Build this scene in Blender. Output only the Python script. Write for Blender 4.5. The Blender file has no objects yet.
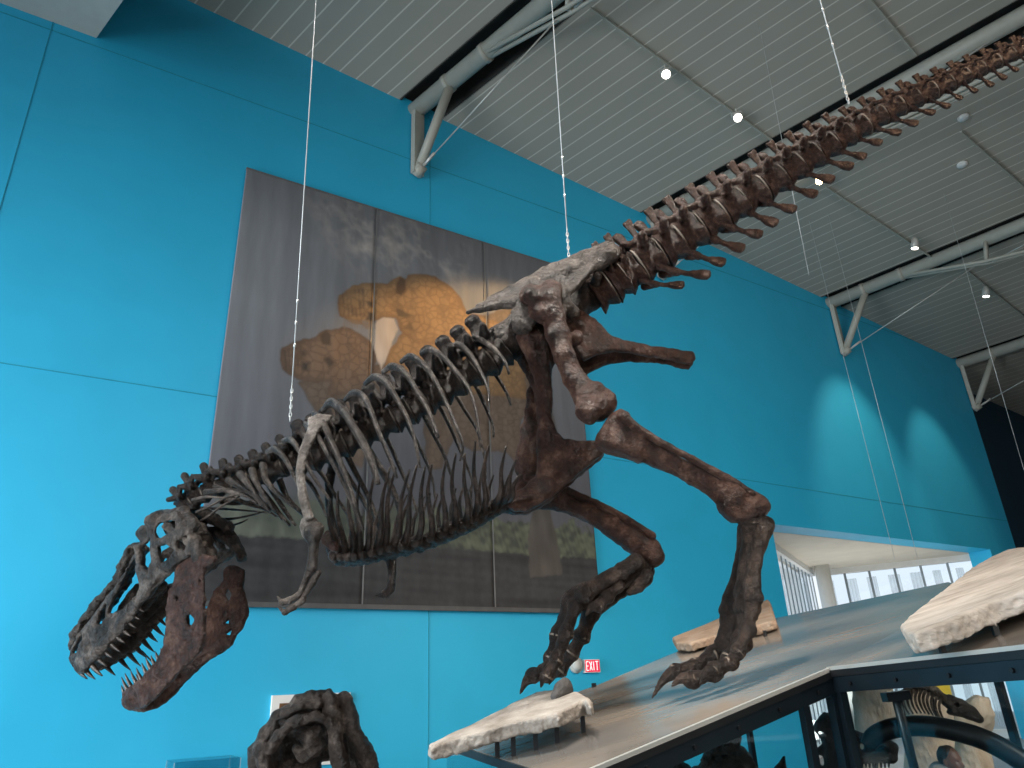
import bpy, math, random
import numpy as np
from mathutils import Vector, Matrix

# ------------------------------------------------------------------ camera, world, light
FOC = 720.0
PITCH, ROLL, WYAW = math.radians(23.0), math.radians(-2.59), math.radians(57.05)
CAM = np.array([0.0, 0.0, 1.6])
_cp, _sp = math.cos(PITCH), math.sin(PITCH)
_R0 = np.array([1, 0, 0.0]); FWD = np.array([0, _cp, _sp]); _U0 = np.array([0, -_sp, _cp])
RGT = math.cos(ROLL) * _R0 + math.sin(ROLL) * _U0
UPV = -math.sin(ROLL) * _R0 + math.cos(ROLL) * _U0
scene = bpy.context.scene
COL = scene.collection
cam_data = bpy.data.cameras.new('camera'); cam_data.sensor_width = 36.0; cam_data.lens = FOC / 1024 * 36.0
cam_data.clip_start = 0.05; cam_data.clip_end = 300
cam = bpy.data.objects.new('camera', cam_data); COL.objects.link(cam)
cam.matrix_world = Matrix([[RGT[0], UPV[0], -FWD[0], CAM[0]], [RGT[1], UPV[1], -FWD[1], CAM[1]],
                           [RGT[2], UPV[2], -FWD[2], CAM[2]], [0, 0, 0, 1]])
scene.camera = cam
scene.view_settings.view_transform = 'Standard'
scene.view_settings.look = 'None'
scene.view_settings.gamma = 1.0
scene.view_settings.use_curve_mapping = False
scene.view_settings.exposure = 0.0
try:
    scene.cycles.use_denoising = True
    scene.cycles.max_bounces = 8
    scene.cycles.transparent_max_bounces = 12
    scene.cycles.sample_clamp_indirect = 6.0
except Exception:
    pass

world = bpy.data.worlds.new('world'); scene.world = world; world.use_nodes = True
bg = world.node_tree.nodes['Background']
bg.inputs[0].default_value = (0.88, 0.95, 1.0, 1)
bg.inputs[1].default_value = 1.05

# room axes: HW along the blue wall (to the right), NW into the wall, beams run along BD
HW = np.array([math.sin(WYAW), math.cos(WYAW), 0.0])
NW = np.array([-math.cos(WYAW), math.sin(WYAW), 0.0])
BD = np.array([0.762, -0.6445, 0.0615]); BD /= np.linalg.norm(BD)
BH = np.array([BD[0], BD[1], 0.0]); BH /= np.linalg.norm(BH)
def ray(x, y): return (x - 512) / FOC * RGT + (384 - y) / FOC * UPV + FWD
W0 = CAM + ray(590, 666) * 11.0
W0 = np.array([W0[0], W0[1], 0.0])
def room(s, n, z): return W0 + s * HW + n * NW + np.array([0, 0, z])
def hit(x, y, P, N):
    d = ray(x, y); return CAM + d * (np.dot(P - CAM, N) / np.dot(d, N))
def wall_sz(x, y):
    P = hit(x, y, W0, NW); return float(np.dot(P - W0, HW)), float(P[2])

def area_light(name, loc, target, sx, sy, energy, color, spread=180):
    l = bpy.data.lights.new(name, 'AREA'); l.shape = 'RECTANGLE'; l.size = sx; l.size_y = sy
    l.energy = energy; l.color = color; l.spread = math.radians(spread)
    o = bpy.data.objects.new(name, l); COL.objects.link(o); o.location = Vector(loc)
    o.rotation_euler = (Vector(target) - Vector(loc)).to_track_quat('-Z', 'Y').to_euler()
    return o
# daylight through the tall glazing on the left
area_light('daylight_left_glazing', (-11.0, 0.5, 3.0), (-4.6, 8.2, 0.4), 8, 4.5, 960, (0.93, 0.98, 1.0), 112)
area_light('rear_right_fill', (9.5, -4.0, 7.0), (5.0, 9.0, 2.2), 6, 4, 300, (1.0, .94, .86), 85)  # fill added at the right rear to brighten the right wall and slab
def spot_light(name, loc, target, energy, deg, blend, color, radius=0.05):
    l = bpy.data.lights.new(name, 'SPOT'); l.energy = energy; l.spot_size = math.radians(deg); l.spot_blend = blend
    l.color = color; l.shadow_soft_size = radius
    o = bpy.data.objects.new(name, l); COL.objects.link(o); o.location = Vector(loc)
    o.rotation_euler = (Vector(target) - Vector(loc)).to_track_quat('-Z', 'Y').to_euler()
    return o

# ceiling spotlights on the tracks above the skeleton, aimed down at it
for i, (x, y, z, tx, ty, tz, e) in enumerate(((-3.4, 3.2, 11.2, -2.6, 5.5, 2.8, 4200), (-1.4, 4.4, 11.2, -1.0, 5.6, 3.6, 3600), (0.6, 3.6, 11.2, 0.6, 5.5, 4.2, 2600), (2.6, 5.0, 11.3, 1.4, 5.3, 3.2, 1100))):
    spot_light('track_spot_above_skeleton', (x, y, z), (tx, ty, tz), e, 38, .7, (1.0, .93, .84), .3)

# ------------------------------------------------------------------ helpers: objects
def tag(o, label=None, cat=None, group=None, kind=None):
    if label: o['label'] = label
    if cat: o['category'] = cat
    if group: o['group'] = group
    if kind: o['kind'] = kind
    return o
def empty(name, loc, label=None, cat=None, group=None):
    o = bpy.data.objects.new(name, None); o.empty_display_size = 0.2
    COL.objects.link(o); o.location = Vector(loc)
    bpy.context.view_layer.update()
    return tag(o, label, cat, group)
def link(name, me, mat=None, parent=None, smooth=False):
    o = bpy.data.objects.new(name, me); COL.objects.link(o)
    if mat is not None and len(me.materials) == 0: me.materials.append(mat)
    if smooth:
        me.polygons.foreach_set('use_smooth', [True] * len(me.polygons))
    if parent is not None: set_parent(o, parent)
    return o
def world_of(o):
    m = o.matrix_basis.copy()
    return world_of(o.parent) @ o.matrix_parent_inverse @ m if o.parent else m
def set_parent(o, parent):
    o.parent = parent
    o.matrix_parent_inverse = world_of(parent).inverted()
def mesh_np(name, V, F):
    """V (n,3), F (m,k) -> mesh with its origin at the middle of its box; returns (mesh, centre)"""
    V = np.asarray(V, float); F = np.asarray(F, int)
    c = (V.min(0) + V.max(0)) / 2
    me = bpy.data.meshes.new(name)
    me.vertices.add(len(V)); me.vertices.foreach_set('co', (V - c).astype(np.float32).ravel())
    k = F.shape[1]
    me.loops.add(F.size); me.loops.foreach_set('vertex_index', F.astype(np.int32).ravel())
    me.polygons.add(len(F)); me.polygons.foreach_set('loop_start', np.arange(0, F.size, k, dtype=np.int32))
    me.polygons.foreach_set('loop_total', np.full(len(F), k, np.int32))
    me.update(calc_edges=True); me.validate()
    return me, c
class MB:
    """collects boxes, tubes and polygons, builds them as one mesh"""
    def __init__(s): s.v, s.f = [], []
    def add(s, V, F):
        b = len(s.v); s.v.extend([tuple(map(float, p)) for p in V]); s.f.extend([tuple(b + i for i in f) for f in F]); return s
    def box8(s, P):   # 4 bottom, 4 top
        return s.add(P, [(0, 3, 2, 1), (4, 5, 6, 7), (0, 1, 5, 4), (1, 2, 6, 5), (2, 3, 7, 6), (3, 0, 4, 7)])
    def obox(s, c, ax, ay, az, hx, hy, hz):
        c = np.array(c, float); ax, ay, az = [np.array(a, float) / np.linalg.norm(a) for a in (ax, ay, az)]
        P = [c + x * hx * ax + y * hy * ay + z * hz * az for z in (-1, 1) for x, y in ((-1, -1), (1, -1), (1, 1), (-1, 1))]
        return s.box8(P)
    def bar(s, a, b, w, h, up=(0, 0, 1)):
        a, b = np.array(a, float), np.array(b, float); d = b - a; L = np.linalg.norm(d); d /= L
        x = np.cross(d, up); x /= np.linalg.norm(x); y = np.cross(x, d)
        return s.obox((a + b) / 2, x, y, d, w / 2, h / 2, L / 2)
    def tube(s, pts, rad, n=10, caps=True, flat=None):
        pts = np.array(pts, float); m = len(pts)
        rad = np.full(m, rad, float) if np.isscalar(rad) else np.array(rad, float)
        T = np.gradient(pts, axis=0); T /= np.linalg.norm(T, axis=1)[:, None]
        ref = np.array([0, 0, 1.0]) if abs(T[0][2]) < .9 else np.array([1.0, 0, 0])
        x = np.cross(T[0], ref); x /= np.linalg.norm(x)
        V = []; F = []
        for i in range(m):
            x = x - T[i] * np.dot(x, T[i]); x /= np.linalg.norm(x); y = np.cross(T[i], x)
            if flat is not None:      # flat = (direction, factor): thinner along that direction
                fd = np.array(flat[0], float); fd = fd - T[i] * np.dot(fd, T[i]); fd /= max(np.linalg.norm(fd), 1e-6)
            for j in range(n):
                a = 2 * math.pi * j / n; o = (math.cos(a) * x + math.sin(a) * y) * rad[i]
                if flat is not None: o = o - fd * np.dot(o, fd) * (1 - flat[1])
                V.append(pts[i] + o)
        for i in range(m - 1):
            for j in range(n):
                F.append((i * n + j, i * n + (j + 1) % n, (i + 1) * n + (j + 1) % n, (i + 1) * n + j))
        if caps: F.append(tuple(range(n - 1, -1, -1))); F.append(tuple((m - 1) * n + j for j in range(n)))
        return s.add(V, F)
    def prism(s, poly, ext):
        """polygon of 3-D points pushed along ext"""
        poly = [np.array(p, float) for p in poly]; k = len(poly); e = np.array(ext, float)
        return s.add(poly + [p + e for p in poly], [tuple(range(k - 1, -1, -1)), tuple(range(k, 2 * k))] +
                     [(i, (i + 1) % k, k + (i + 1) % k, k + i) for i in range(k)])
    def build(s, name, mat, parent=None, smooth=False, origin=None):
        V = np.array(s.v); c = (V.min(0) + V.max(0)) / 2 if origin is None else np.array(origin, float)
        me = bpy.data.meshes.new(name); me.from_pydata([tuple(p) for p in V - c], [], s.f); me.update()
        import bmesh as _b
        bm = _b.new(); bm.from_mesh(me); _b.ops.recalc_face_normals(bm, faces=bm.faces); bm.to_mesh(me); bm.free()
        o = link(name, me, mat, None, smooth); o.location = Vector(c)
        if parent is not None: set_parent(o, parent)
        return o
def catmull(P, n):
    P = np.array(P, float); m = len(P)
    if m == 2: return P[0] + (P[1] - P[0]) * np.linspace(0, 1, n)[:, None]
    Q = np.vstack([2 * P[0] - P[1], P, 2 * P[-1] - P[-2]])
    out = []
    for t in np.linspace(0, m - 1 - 1e-9, n):
        i = int(t); f = t - i; a, b, c, d = Q[i:i + 4]
        out.append(.5 * (2 * b + (c - a) * f + (2 * a - 5 * b + 4 * c - d) * f * f + (3 * b - a - 3 * c + d) * f ** 3))
    return np.array(out)

# ------------------------------------------------------------------ helpers: signed-distance bones
def seg_d(X, Y, Z, a, b, ra, rb, flat=1.0):
    ab = np.array(b) - np.array(a); L2 = float(ab @ ab) + 1e-12
    px, py, pz = X - a[0], Y - a[1], Z - a[2]
    t = np.clip((px * ab[0] + py * ab[1] + pz * ab[2]) / L2, 0, 1)
    dx, dy, dz = px - t * ab[0], py - t * ab[1], (pz - t * ab[2]) / flat
    return np.sqrt(dx * dx + dy * dy + dz * dz) - (ra + (rb - ra) * t)
def poly_sd(px, py, poly):
    poly = np.array(poly, float); d = np.full(px.shape, 1e9); inside = np.zeros(px.shape, bool); k = len(poly)
    for i in range(k):
        a, b = poly[i], poly[(i + 1) % k]; e = b - a
        t = np.clip(((px - a[0]) * e[0] + (py - a[1]) * e[1]) / (e @ e + 1e-12), 0, 1)
        d = np.minimum(d, np.hypot(px - a[0] - t * e[0], py - a[1] - t * e[1]))
        c = ((a[1] > py) != (b[1] > py))
        with np.errstate(divide='ignore', invalid='ignore'):
            xi = (b[0] - a[0]) * (py - a[1]) / (b[1] - a[1] + 1e-15) + a[0]
        inside ^= c & (px < xi)
    return np.where(inside, -d, d)
def smin(a, b, k):
    if k <= 0: return np.minimum(a, b)
    h = np.clip(.5 + .5 * (b - a) / k, 0, 1)
    return b * (1 - h) + a * h - k * h * (1 - h)
_nr = np.random.RandomState(5)
_ND = [(_nr.normal(size=3), _nr.normal(size=3), _nr.uniform(0, 6.28, 2)) for _ in range(9)]
def noise3(X, Y, Z, freq):
    o = 0
    for i, (a, b, ph) in enumerate(_ND):
        a = a / np.linalg.norm(a); b = b / np.linalg.norm(b); f = freq * (0.7 + .35 * (i % 4))
        o = o + np.sin(f * (a[0] * X + a[1] * Y + a[2] * Z) + ph[0]) * np.sin(f * .8 * (b[0] * X + b[1] * Y + b[2] * Z) + ph[1])
    return o / 3.0
_C8 = [(i, j, k) for i in (0, 1) for j in (0, 1) for k in (0, 1)]
_E12 = [(a, b) for a in range(8) for b in range(a + 1, 8) if sum(abs(_C8[a][q] - _C8[b][q]) for q in range(3)) == 1]
def surface_nets(F, org, h):
    ins = F < 0
    S = [ins[i:ins.shape[0] - 1 + i, j:ins.shape[1] - 1 + j, k:ins.shape[2] - 1 + k] for i, j, k in _C8]
    cnt = sum(s.astype(np.int8) for s in S)
    I, J, K = np.nonzero((cnt > 0) & (cnt < 8))
    idx = np.full(cnt.shape, -1, np.int64); idx[I, J, K] = np.arange(len(I))
    val = np.array([F[I + a, J + b, K + c] for a, b, c in _C8])
    acc = np.zeros((len(I), 3)); num = np.zeros(len(I))
    for a, b in _E12:
        va, vb = val[a], val[b]; m = (va < 0) != (vb < 0)
        t = np.where(m, va / np.where(m, va - vb, 1), 0)
        A, B = np.array(_C8[a], float), np.array(_C8[b], float)
        acc += np.where(m[:, None], A + (B - A) * t[:, None], 0); num += m
    V = np.stack([I, J, K], 1) + acc / num[:, None]
    V = V * h + org
    faces = []
    for ax in range(3):
        sl0 = [slice(1, -1)] * 3; sl1 = [slice(1, -1)] * 3
        sl0[ax] = slice(0, -1); sl1[ax] = slice(1, None)
        a, b = ins[tuple(sl0)], ins[tuple(sl1)]
        P = np.argwhere(a != b)
        if not len(P): continue
        flip = a[tuple(P.T)]
        for q in range(3):
            if q != ax: P[:, q] += 1
        u, v = [(1, 2), (2, 0), (0, 1)][ax]
        def cell(du, dv):
            Q = P.copy(); Q[:, u] += du; Q[:, v] += dv; return idx[tuple(Q.T)]
        q4 = np.stack([cell(-1, -1), cell(0, -1), cell(0, 0), cell(-1, 0)], 1)
        q4 = np.where(flip[:, None], q4, q4[:, ::-1])
        faces.append(q4)
    Fc = np.vstack(faces); Fc = Fc[(Fc >= 0).all(1)]
    return V, Fc
class Bone:
    """smooth union of capsules, ellipsoids, plates; local frame u,v,w"""
    def __init__(s, h=0.009, k=0.02): s.h, s.k, s.p, s.lo, s.hi = h, k, [], [], []
    def _bb(s, P, r): P = np.atleast_2d(np.array(P, float)); s.lo.append(P.min(0) - r); s.hi.append(P.max(0) + r)
    def seg(s, a, b, ra, rb=None, flat=1.0, k=None, sub=False):
        rb = ra if rb is None else rb
        if not sub: s._bb([a, b], max(ra, rb) * max(1, flat))
        s.p.append((lambda X, Y, Z: seg_d(X, Y, Z, a, b, ra, rb, flat), k, sub)); return s
    def chain(s, pts, flat=1.0, k=None):     # pts: (u,v,w,r)
        for a, b in zip(pts[:-1], pts[1:]): s.seg(a[:3], b[:3], a[3], b[3], flat, k)
        return s
    def ell(s, c, r, k=None, sub=False, rot=0.0):
        r = np.array(r, float); cr, sr = math.cos(rot), math.sin(rot)
        if not sub: s._bb([c], r.max())
        def f(X, Y, Z):
            dx, dy = X - c[0], Y - c[1]
            q = np.sqrt(((dx * cr + dy * sr) / r[0]) ** 2 + ((-dx * sr + dy * cr) / r[1]) ** 2 + ((Z - c[2]) / r[2]) ** 2)
            return (q - 1) * r.min()
        s.p.append((f, k, sub)); return s
    def plate(s, poly, wc, t, rnd=0.01, holes=(), k=None, both=False, sub=False, wmax=None):
        """poly in (u,v); wc number or f(u,v) mid-surface, t half thickness or f(u,v)"""
        P = np.array(poly, float)
        fw = wc if callable(wc) else (lambda U, V: wc + 0 * U)
        ft = t if callable(t) else (lambda U, V: t + 0 * U)
        ws = fw(P[:, 0], P[:, 1]); tm = float(np.max(ft(P[:, 0], P[:, 1]))) + rnd
        if not sub:
            s._bb(np.column_stack([P, ws]), tm + .01)
            if both: s._bb(np.column_stack([P, -ws]), tm + .01)
        def f(X, Y, Z):
            U, Vv = X[:, :, :1], Y[:, :, :1]
            d2 = poly_sd(U, Vv, P)
            for hpoly in holes: d2 = np.maximum(d2, -poly_sd(U, Vv, hpoly))
            d2 = d2 + rnd
            zz = np.abs(Z) if both else Z
            dw = np.abs(zz - fw(U, Vv)) - ft(U, Vv) + rnd
            return np.hypot(np.maximum(d2, 0), np.maximum(dw, 0)) + np.minimum(np.maximum(d2, dw), 0) - rnd
        s.p.append((f, k, sub)); return s
    def mesh(s, name, amp=0.004, freq=30.0, amp2=0.0):
        lo = np.min(s.lo, 0) - 3 * s.h - amp; hi = np.max(s.hi, 0) + 3 * s.h + amp
        n = np.ceil((hi - lo) / s.h).astype(int) + 1
        ax = [lo[q] + s.h * np.arange(n[q]) for q in range(3)]
        X, Y, Z = [a.astype(np.float32) for a in np.meshgrid(*ax, indexing='ij')]
        F = None
        for f, k, sub in s.p:
            d = f(X, Y, Z).astype(np.float32); kk = s.k if k is None else k
            if F is None: F = d
            elif sub: F = -smin(-F, d, kk)
            else: F = smin(F, d, kk)
        if amp: F = F + amp * noise3(X, Y, Z, freq).astype(np.float32)
        if amp2: F = F + amp2 * noise3(Y, Z, X, freq * 3.1).astype(np.float32)
        F[0] = F[-1] = 1; F[:, 0] = F[:, -1] = 1; F[:, :, 0] = F[:, :, -1] = 1
        V, Fc = surface_nets(F, lo, s.h)
        return V, Fc
class Frame:
    """local axes: u caudal / right, v dorsal / up, w towards the viewer; px() puts a traced photo point on the plane w = const"""
    def __init__(s, O, u, v, w): s.O = np.array(O, float); s.A = np.array([u, v, w], float)
    def px(s, x, y, w=0.0):
        P = hit(x, y, s.O + s.A[2] * w, s.A[2]); q = s.A @ (P - s.O); return np.array([q[0], q[1], w])
    def pr(s, x, y, w, r):       # with a radius given in pixels
        q = s.px(x, y, w); return (q[0], q[1], q[2], r * s.scale(q))
    def scale(s, q): return float(np.dot(s.world(q) - CAM, FWD)) / FOC
    def world(s, q): return s.O + np.asarray(q)[..., :3] @ s.A
    def poly(s, pts, w=0.0): return [s.px(x, y, w)[:2] for x, y in pts]
    def polyw(s, pts, fw, w0=.2):
        out = []
        for x, y in pts:
            w = w0
            for _ in range(5): q = s.px(x, y, w); w = float(fw(np.array([q[0]]), np.array([q[1]]))[0])
            out.append(s.px(x, y, w)[:2])
        return out
    def bone(s, name, B, mat, parent, amp=0.004, freq=30.0, amp2=0.0, mirror=False):
        V, F = B.mesh(name, amp, freq, amp2)
        if mirror: V = V * np.array([1, 1, -1.0]); F = F[:, ::-1]
        V = s.world(V)
        me, c = mesh_np(name, V, F)
        o = link(name, me, mat, None, True); o.location = Vector(c)
        if parent is not None: set_parent(o, parent)
        return o

# ------------------------------------------------------------------ materials
def nodes_of(name):
    m = bpy.data.materials.new(name); m.use_nodes = True
    nt = m.node_tree; return m, nt, nt.nodes['Principled BSDF']
def plain(name, col, rough=.5, metal=0.0, var=.12, scale=6.0, bump=0.0, bscale=40.0, emit=None, es=1.0, spec=.5):
    """colour with a soft procedural mottling and an optional bump"""
    m, nt, b = nodes_of(name); N = nt.nodes; L = nt.links
    tc = N.new('ShaderNodeTexCoord')
    nz = N.new('ShaderNodeTexNoise'); nz.inputs['Scale'].default_value = scale; nz.inputs['Detail'].default_value = 4
    L.new(tc.outputs['Object'], nz.inputs['Vector'])
    cr = N.new('ShaderNodeValToRGB')
    cr.color_ramp.elements[0].position = .3; cr.color_ramp.elements[1].position = .7
    cr.color_ramp.elements[0].color = tuple(c * (1 - var) for c in col) + (1,)
    cr.color_ramp.elements[1].color = tuple(min(1, c * (1 + var)) for c in col) + (1,)
    L.new(nz.outputs['Fac'], cr.inputs['Fac']); L.new(cr.outputs['Color'], b.inputs['Base Color'])
    b.inputs['Roughness'].default_value = rough; b.inputs['Metallic'].default_value = metal
    b.inputs['Specular IOR Level'].default_value = spec
    if bump:
        n2 = N.new('ShaderNodeTexNoise'); n2.inputs['Scale'].default_value = bscale; n2.inputs['Detail'].default_value = 5
        L.new(tc.outputs['Object'], n2.inputs['Vector'])
        bp = N.new('ShaderNodeBump'); bp.inputs['Strength'].default_value = bump; bp.inputs['Distance'].default_value = .02
        L.new(n2.outputs['Fac'], bp.inputs['Height']); L.new(bp.outputs['Normal'], b.inputs['Normal'])
    if emit:
        b.inputs['Emission Color'].default_value = tuple(emit) + (1,); b.inputs['Emission Strength'].default_value = es
    return m
def bone_mat(name, dark, mid, light, rough=.36, bump=.55):
    m, nt, b = nodes_of(name); N = nt.nodes; L = nt.links
    tc = N.new('ShaderNodeTexCoord')
    n1 = N.new('ShaderNodeTexNoise'); n1.inputs['Scale'].default_value = 7; n1.inputs['Detail'].default_value = 7; n1.inputs['Roughness'].default_value = .62
    oi = N.new('ShaderNodeObjectInfo')
    ad = N.new('ShaderNodeVectorMath'); ad.operation = 'ADD'
    sc = N.new('ShaderNodeVectorMath'); sc.operation = 'SCALE'; sc.inputs[3].default_value = 9.0
    cb = N.new('ShaderNodeCombineXYZ')
    for i in range(3): L.new(oi.outputs['Random'], cb.inputs[i])
    L.new(cb.outputs[0], sc.inputs[0]); L.new(tc.outputs['Object'], ad.inputs[0]); L.new(sc.outputs[0], ad.inputs[1])
    L.new(ad.outputs[0], n1.inputs['Vector'])
    cr = N.new('ShaderNodeValToRGB'); e = cr.color_ramp.elements
    e[0].position = .32; e[0].color = dark + (1,); e[1].position = .72; e[1].color = light + (1,)
    q = e.new(.52); q.color = mid + (1,)
    n3 = N.new('ShaderNodeTexNoise'); n3.inputs['Scale'].default_value = 38; n3.inputs['Detail'].default_value = 6; n3.inputs['Roughness'].default_value = .7
    L.new(ad.outputs[0], n3.inputs['Vector'])
    mm = N.new('ShaderNodeMath'); mm.operation = 'MULTIPLY_ADD'; mm.inputs[1].default_value = .55; L.new(n3.outputs['Fac'], mm.inputs[0])
    m2 = N.new('ShaderNodeMath'); m2.operation = 'SUBTRACT'; m2.inputs[1].default_value = .275; L.new(n1.outputs['Fac'], m2.inputs[0]); L.new(m2.outputs[0], mm.inputs[2])
    L.new(mm.outputs[0], cr.inputs['Fac']); L.new(cr.outputs['Color'], b.inputs['Base Color'])
    b.inputs['Specular IOR Level'].default_value = .38
    n2 = N.new('ShaderNodeTexNoise'); n2.inputs['Scale'].default_value = 26; n2.inputs['Detail'].default_value = 8; n2.inputs['Roughness'].default_value = .7
    L.new(ad.outputs[0], n2.inputs['Vector'])
    bp = N.new('ShaderNodeBump'); bp.inputs['Strength'].default_value = bump; bp.inputs['Distance'].default_value = .075
    L.new(n2.outputs['Fac'], bp.inputs['Height']); L.new(bp.outputs['Normal'], b.inputs['Normal'])
    mr = N.new('ShaderNodeMapRange'); mr.inputs['To Min'].default_value = rough - .08; mr.inputs['To Max'].default_value = rough + .16
    L.new(n2.outputs['Fac'], mr.inputs['Value']); L.new(mr.outputs[0], b.inputs['Roughness'])
    return m
def glass_mat(name, tint, refl=.55):
    m = bpy.data.materials.new(name); m.use_nodes = True; nt = m.node_tree; N = nt.nodes; L = nt.links
    for n in list(N): N.remove(n)
    out = N.new('ShaderNodeOutputMaterial'); mx = N.new('ShaderNodeMixShader')
    tr = N.new('ShaderNodeBsdfTransparent'); gl = N.new('ShaderNodeBsdfGlossy'); lw = N.new('ShaderNodeLayerWeight')
    lw.inputs['Blend'].default_value = .5
    pw = N.new('ShaderNodeMath'); pw.operation = 'POWER'; pw.inputs[1].default_value = 4.0
    ma = N.new('ShaderNodeMath'); ma.operation = 'MULTIPLY_ADD'; ma.inputs[1].default_value = refl; ma.inputs[2].default_value = .025
    tr.inputs[0].default_value = tint + (1,); gl.inputs['Roughness'].default_value = .02
    L.new(lw.outputs['Facing'], pw.inputs[0]); L.new(pw.outputs[0], ma.inputs[0]); L.new(ma.outputs[0], mx.inputs[0])
    L.new(tr.outputs[0], mx.inputs[1]); L.new(gl.outputs[0], mx.inputs[2]); L.new(mx.outputs[0], out.inputs[0])
    return m
def cloth_mat(name, col, trans):
    m, nt, b = nodes_of(name); N = nt.nodes; L = nt.links
    tl = N.new('ShaderNodeBsdfTranslucent'); tp = N.new('ShaderNodeBsdfTransparent'); m1 = N.new('ShaderNodeMixShader'); m2 = N.new('ShaderNodeMixShader')
    wv = N.new('ShaderNodeTexNoise'); wv.inputs['Scale'].default_value = 60
    cr = N.new('ShaderNodeValToRGB'); cr.color_ramp.elements[0].color = tuple(c * .94 for c in col) + (1,); cr.color_ramp.elements[1].color = col + (1,)
    L.new(wv.outputs['Fac'], cr.inputs['Fac']); L.new(cr.outputs['Color'], b.inputs['Base Color']); L.new(cr.outputs['Color'], tl.inputs['Color'])
    b.inputs['Roughness'].default_value = .8; m1.inputs[0].default_value = .85; m2.inputs[0].default_value = trans
    L.new(b.outputs[0], m1.inputs[1]); L.new(tl.outputs[0], m1.inputs[2]); L.new(m1.outputs[0], m2.inputs[1]); L.new(tp.outputs[0], m2.inputs[2])
    L.new(m2.outputs[0], N['Material Output'].inputs['Surface'])
    return m
M = {}
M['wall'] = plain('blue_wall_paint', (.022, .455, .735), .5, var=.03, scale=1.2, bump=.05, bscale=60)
M['wall_shaded'] = plain('shaded_blue_wall_paint', (.004, .040, .075), .6, var=.03)  # recessed blue wall, its deep shade put into the colour
M['joint'] = plain('dark_wall_joint', (.014, .30, .44), .8)
M['hall'] = plain('grey_hall_paint', (.20, .20, .20), .7)
M['floor'] = plain('grey_floor', (.22, .21, .20), .45, var=.1)
M['slot'] = plain('dark_ceiling_slot', (.035, .035, .033), .9)
M['steel'] = plain('cream_painted_steel', (.42, .42, .37), .45, var=.05)
M['rod'] = plain('galvanised_rod', (.55, .56, .54), .35, .4)
M['soffit'] = plain('pale_soffit_panel', (.50, .53, .50), .7, var=.04)
M['plaster'] = plain('warm_white_soffit', (.62, .58, .50), .7, var=.06, scale=2.0)
M['white'] = plain('white_paint', (.78, .79, .78), .5, var=.03)
M['mullion'] = plain('grey_mullion', (.25, .30, .34), .4, .3)
M['curtain'] = cloth_mat('sheer_pale_curtain', (.90, .95, .98), .45)
M['bone'] = bone_mat('dark_brown_fossil_cast', (.006, .004, .003), (.022, .013, .0095), (.085, .056, .043), .33, .9)
M['bone_red'] = bone_mat('reddish_brown_fossil_cast', (.012, .005, .003), (.056, .0225, .0145), (.150, .085, .062), .33, .9)
M['bone_grey'] = bone_mat('grey_brown_fossil_cast', (.016, .012, .010), (.062, .047, .039), (.190, .155, .132), .36, .9)
M['bone_skull'] = bone_mat('dark_grey_brown_fossil_cast', (.010, .0075, .006), (.048, .036, .030), (.190, .155, .132), .32, .9)
M['bone_lit'] = bone_mat('window_lit_fossil_cast', (.045, .036, .030), (.150, .125, .108), (.34, .30, .27), .38, .8)  # lightened for the near scapula, window light put into the colour
M['tooth'] = bone_mat('dark_tooth_enamel', (.020, .014, .012), (.045, .033, .027), (.10, .08, .065), .25, .2)
M['disc'] = plain('pale_spacer_filler', (.15, .12, .095), .6, var=.4, scale=20)
M['black'] = plain('black_steel', (.010, .011, .013), .35, .3, var=.2)
M['frame'] = plain('blue_black_case_frame', (.012, .022, .030), .32, .5, var=.2)
M['trim'] = plain('pale_aluminium_edge', (.46, .46, .43), .35, .3, var=.05)
M['glass'] = glass_mat('display_glass', (.86, .92, .93))
M['pane'] = glass_mat('window_glass', (.93, .97, 1.0))
M['cable'] = plain('pale_wire_cable', (.62, .64, .64), .35, .3)
M['rock'] = None

# ceiling boards with pale seams, running along the beams
def ceiling_mat():
    m, nt, b = nodes_of('grey_ceiling_boards'); N = nt.nodes; L = nt.links
    tc = N.new('ShaderNodeTexCoord'); sx = N.new('ShaderNodeSeparateXYZ'); L.new(tc.outputs['Object'], sx.inputs[0])
    dv = N.new('ShaderNodeMath'); dv.operation = 'DIVIDE'; dv.inputs[1].default_value = .288
    fr = N.new('ShaderNodeMath'); fr.operation = 'FRACT'
    lt = N.new('ShaderNodeMath'); lt.operation = 'LESS_THAN'; lt.inputs[1].default_value = .085
    L.new(sx.outputs[0], dv.inputs[0]); L.new(dv.outputs[0], fr.inputs[0]); L.new(fr.outputs[0], lt.inputs[0])
    nz = N.new('ShaderNodeTexNoise'); nz.inputs['Scale'].default_value = .8; L.new(tc.outputs['Object'], nz.inputs['Vector'])
    c1 = N.new('ShaderNodeValToRGB'); c1.color_ramp.elements[0].color = (.400, .385, .335, 1); c1.color_ramp.elements[1].color = (.465, .445, .390, 1)
    L.new(nz.outputs['Fac'], c1.inputs['Fac'])
    mx = N.new('ShaderNodeMix'); mx.data_type = 'RGBA'; L.new(lt.outputs[0], mx.inputs[0])
    L.new(c1.outputs['Color'], mx.inputs[6]); mx.inputs[7].default_value = (.72, .70, .63, 1)
    L.new(mx.outputs[2], b.inputs['Base Color']); b.inputs['Roughness'].default_value = .55
    return m
M['ceiling'] = ceiling_mat()

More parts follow.
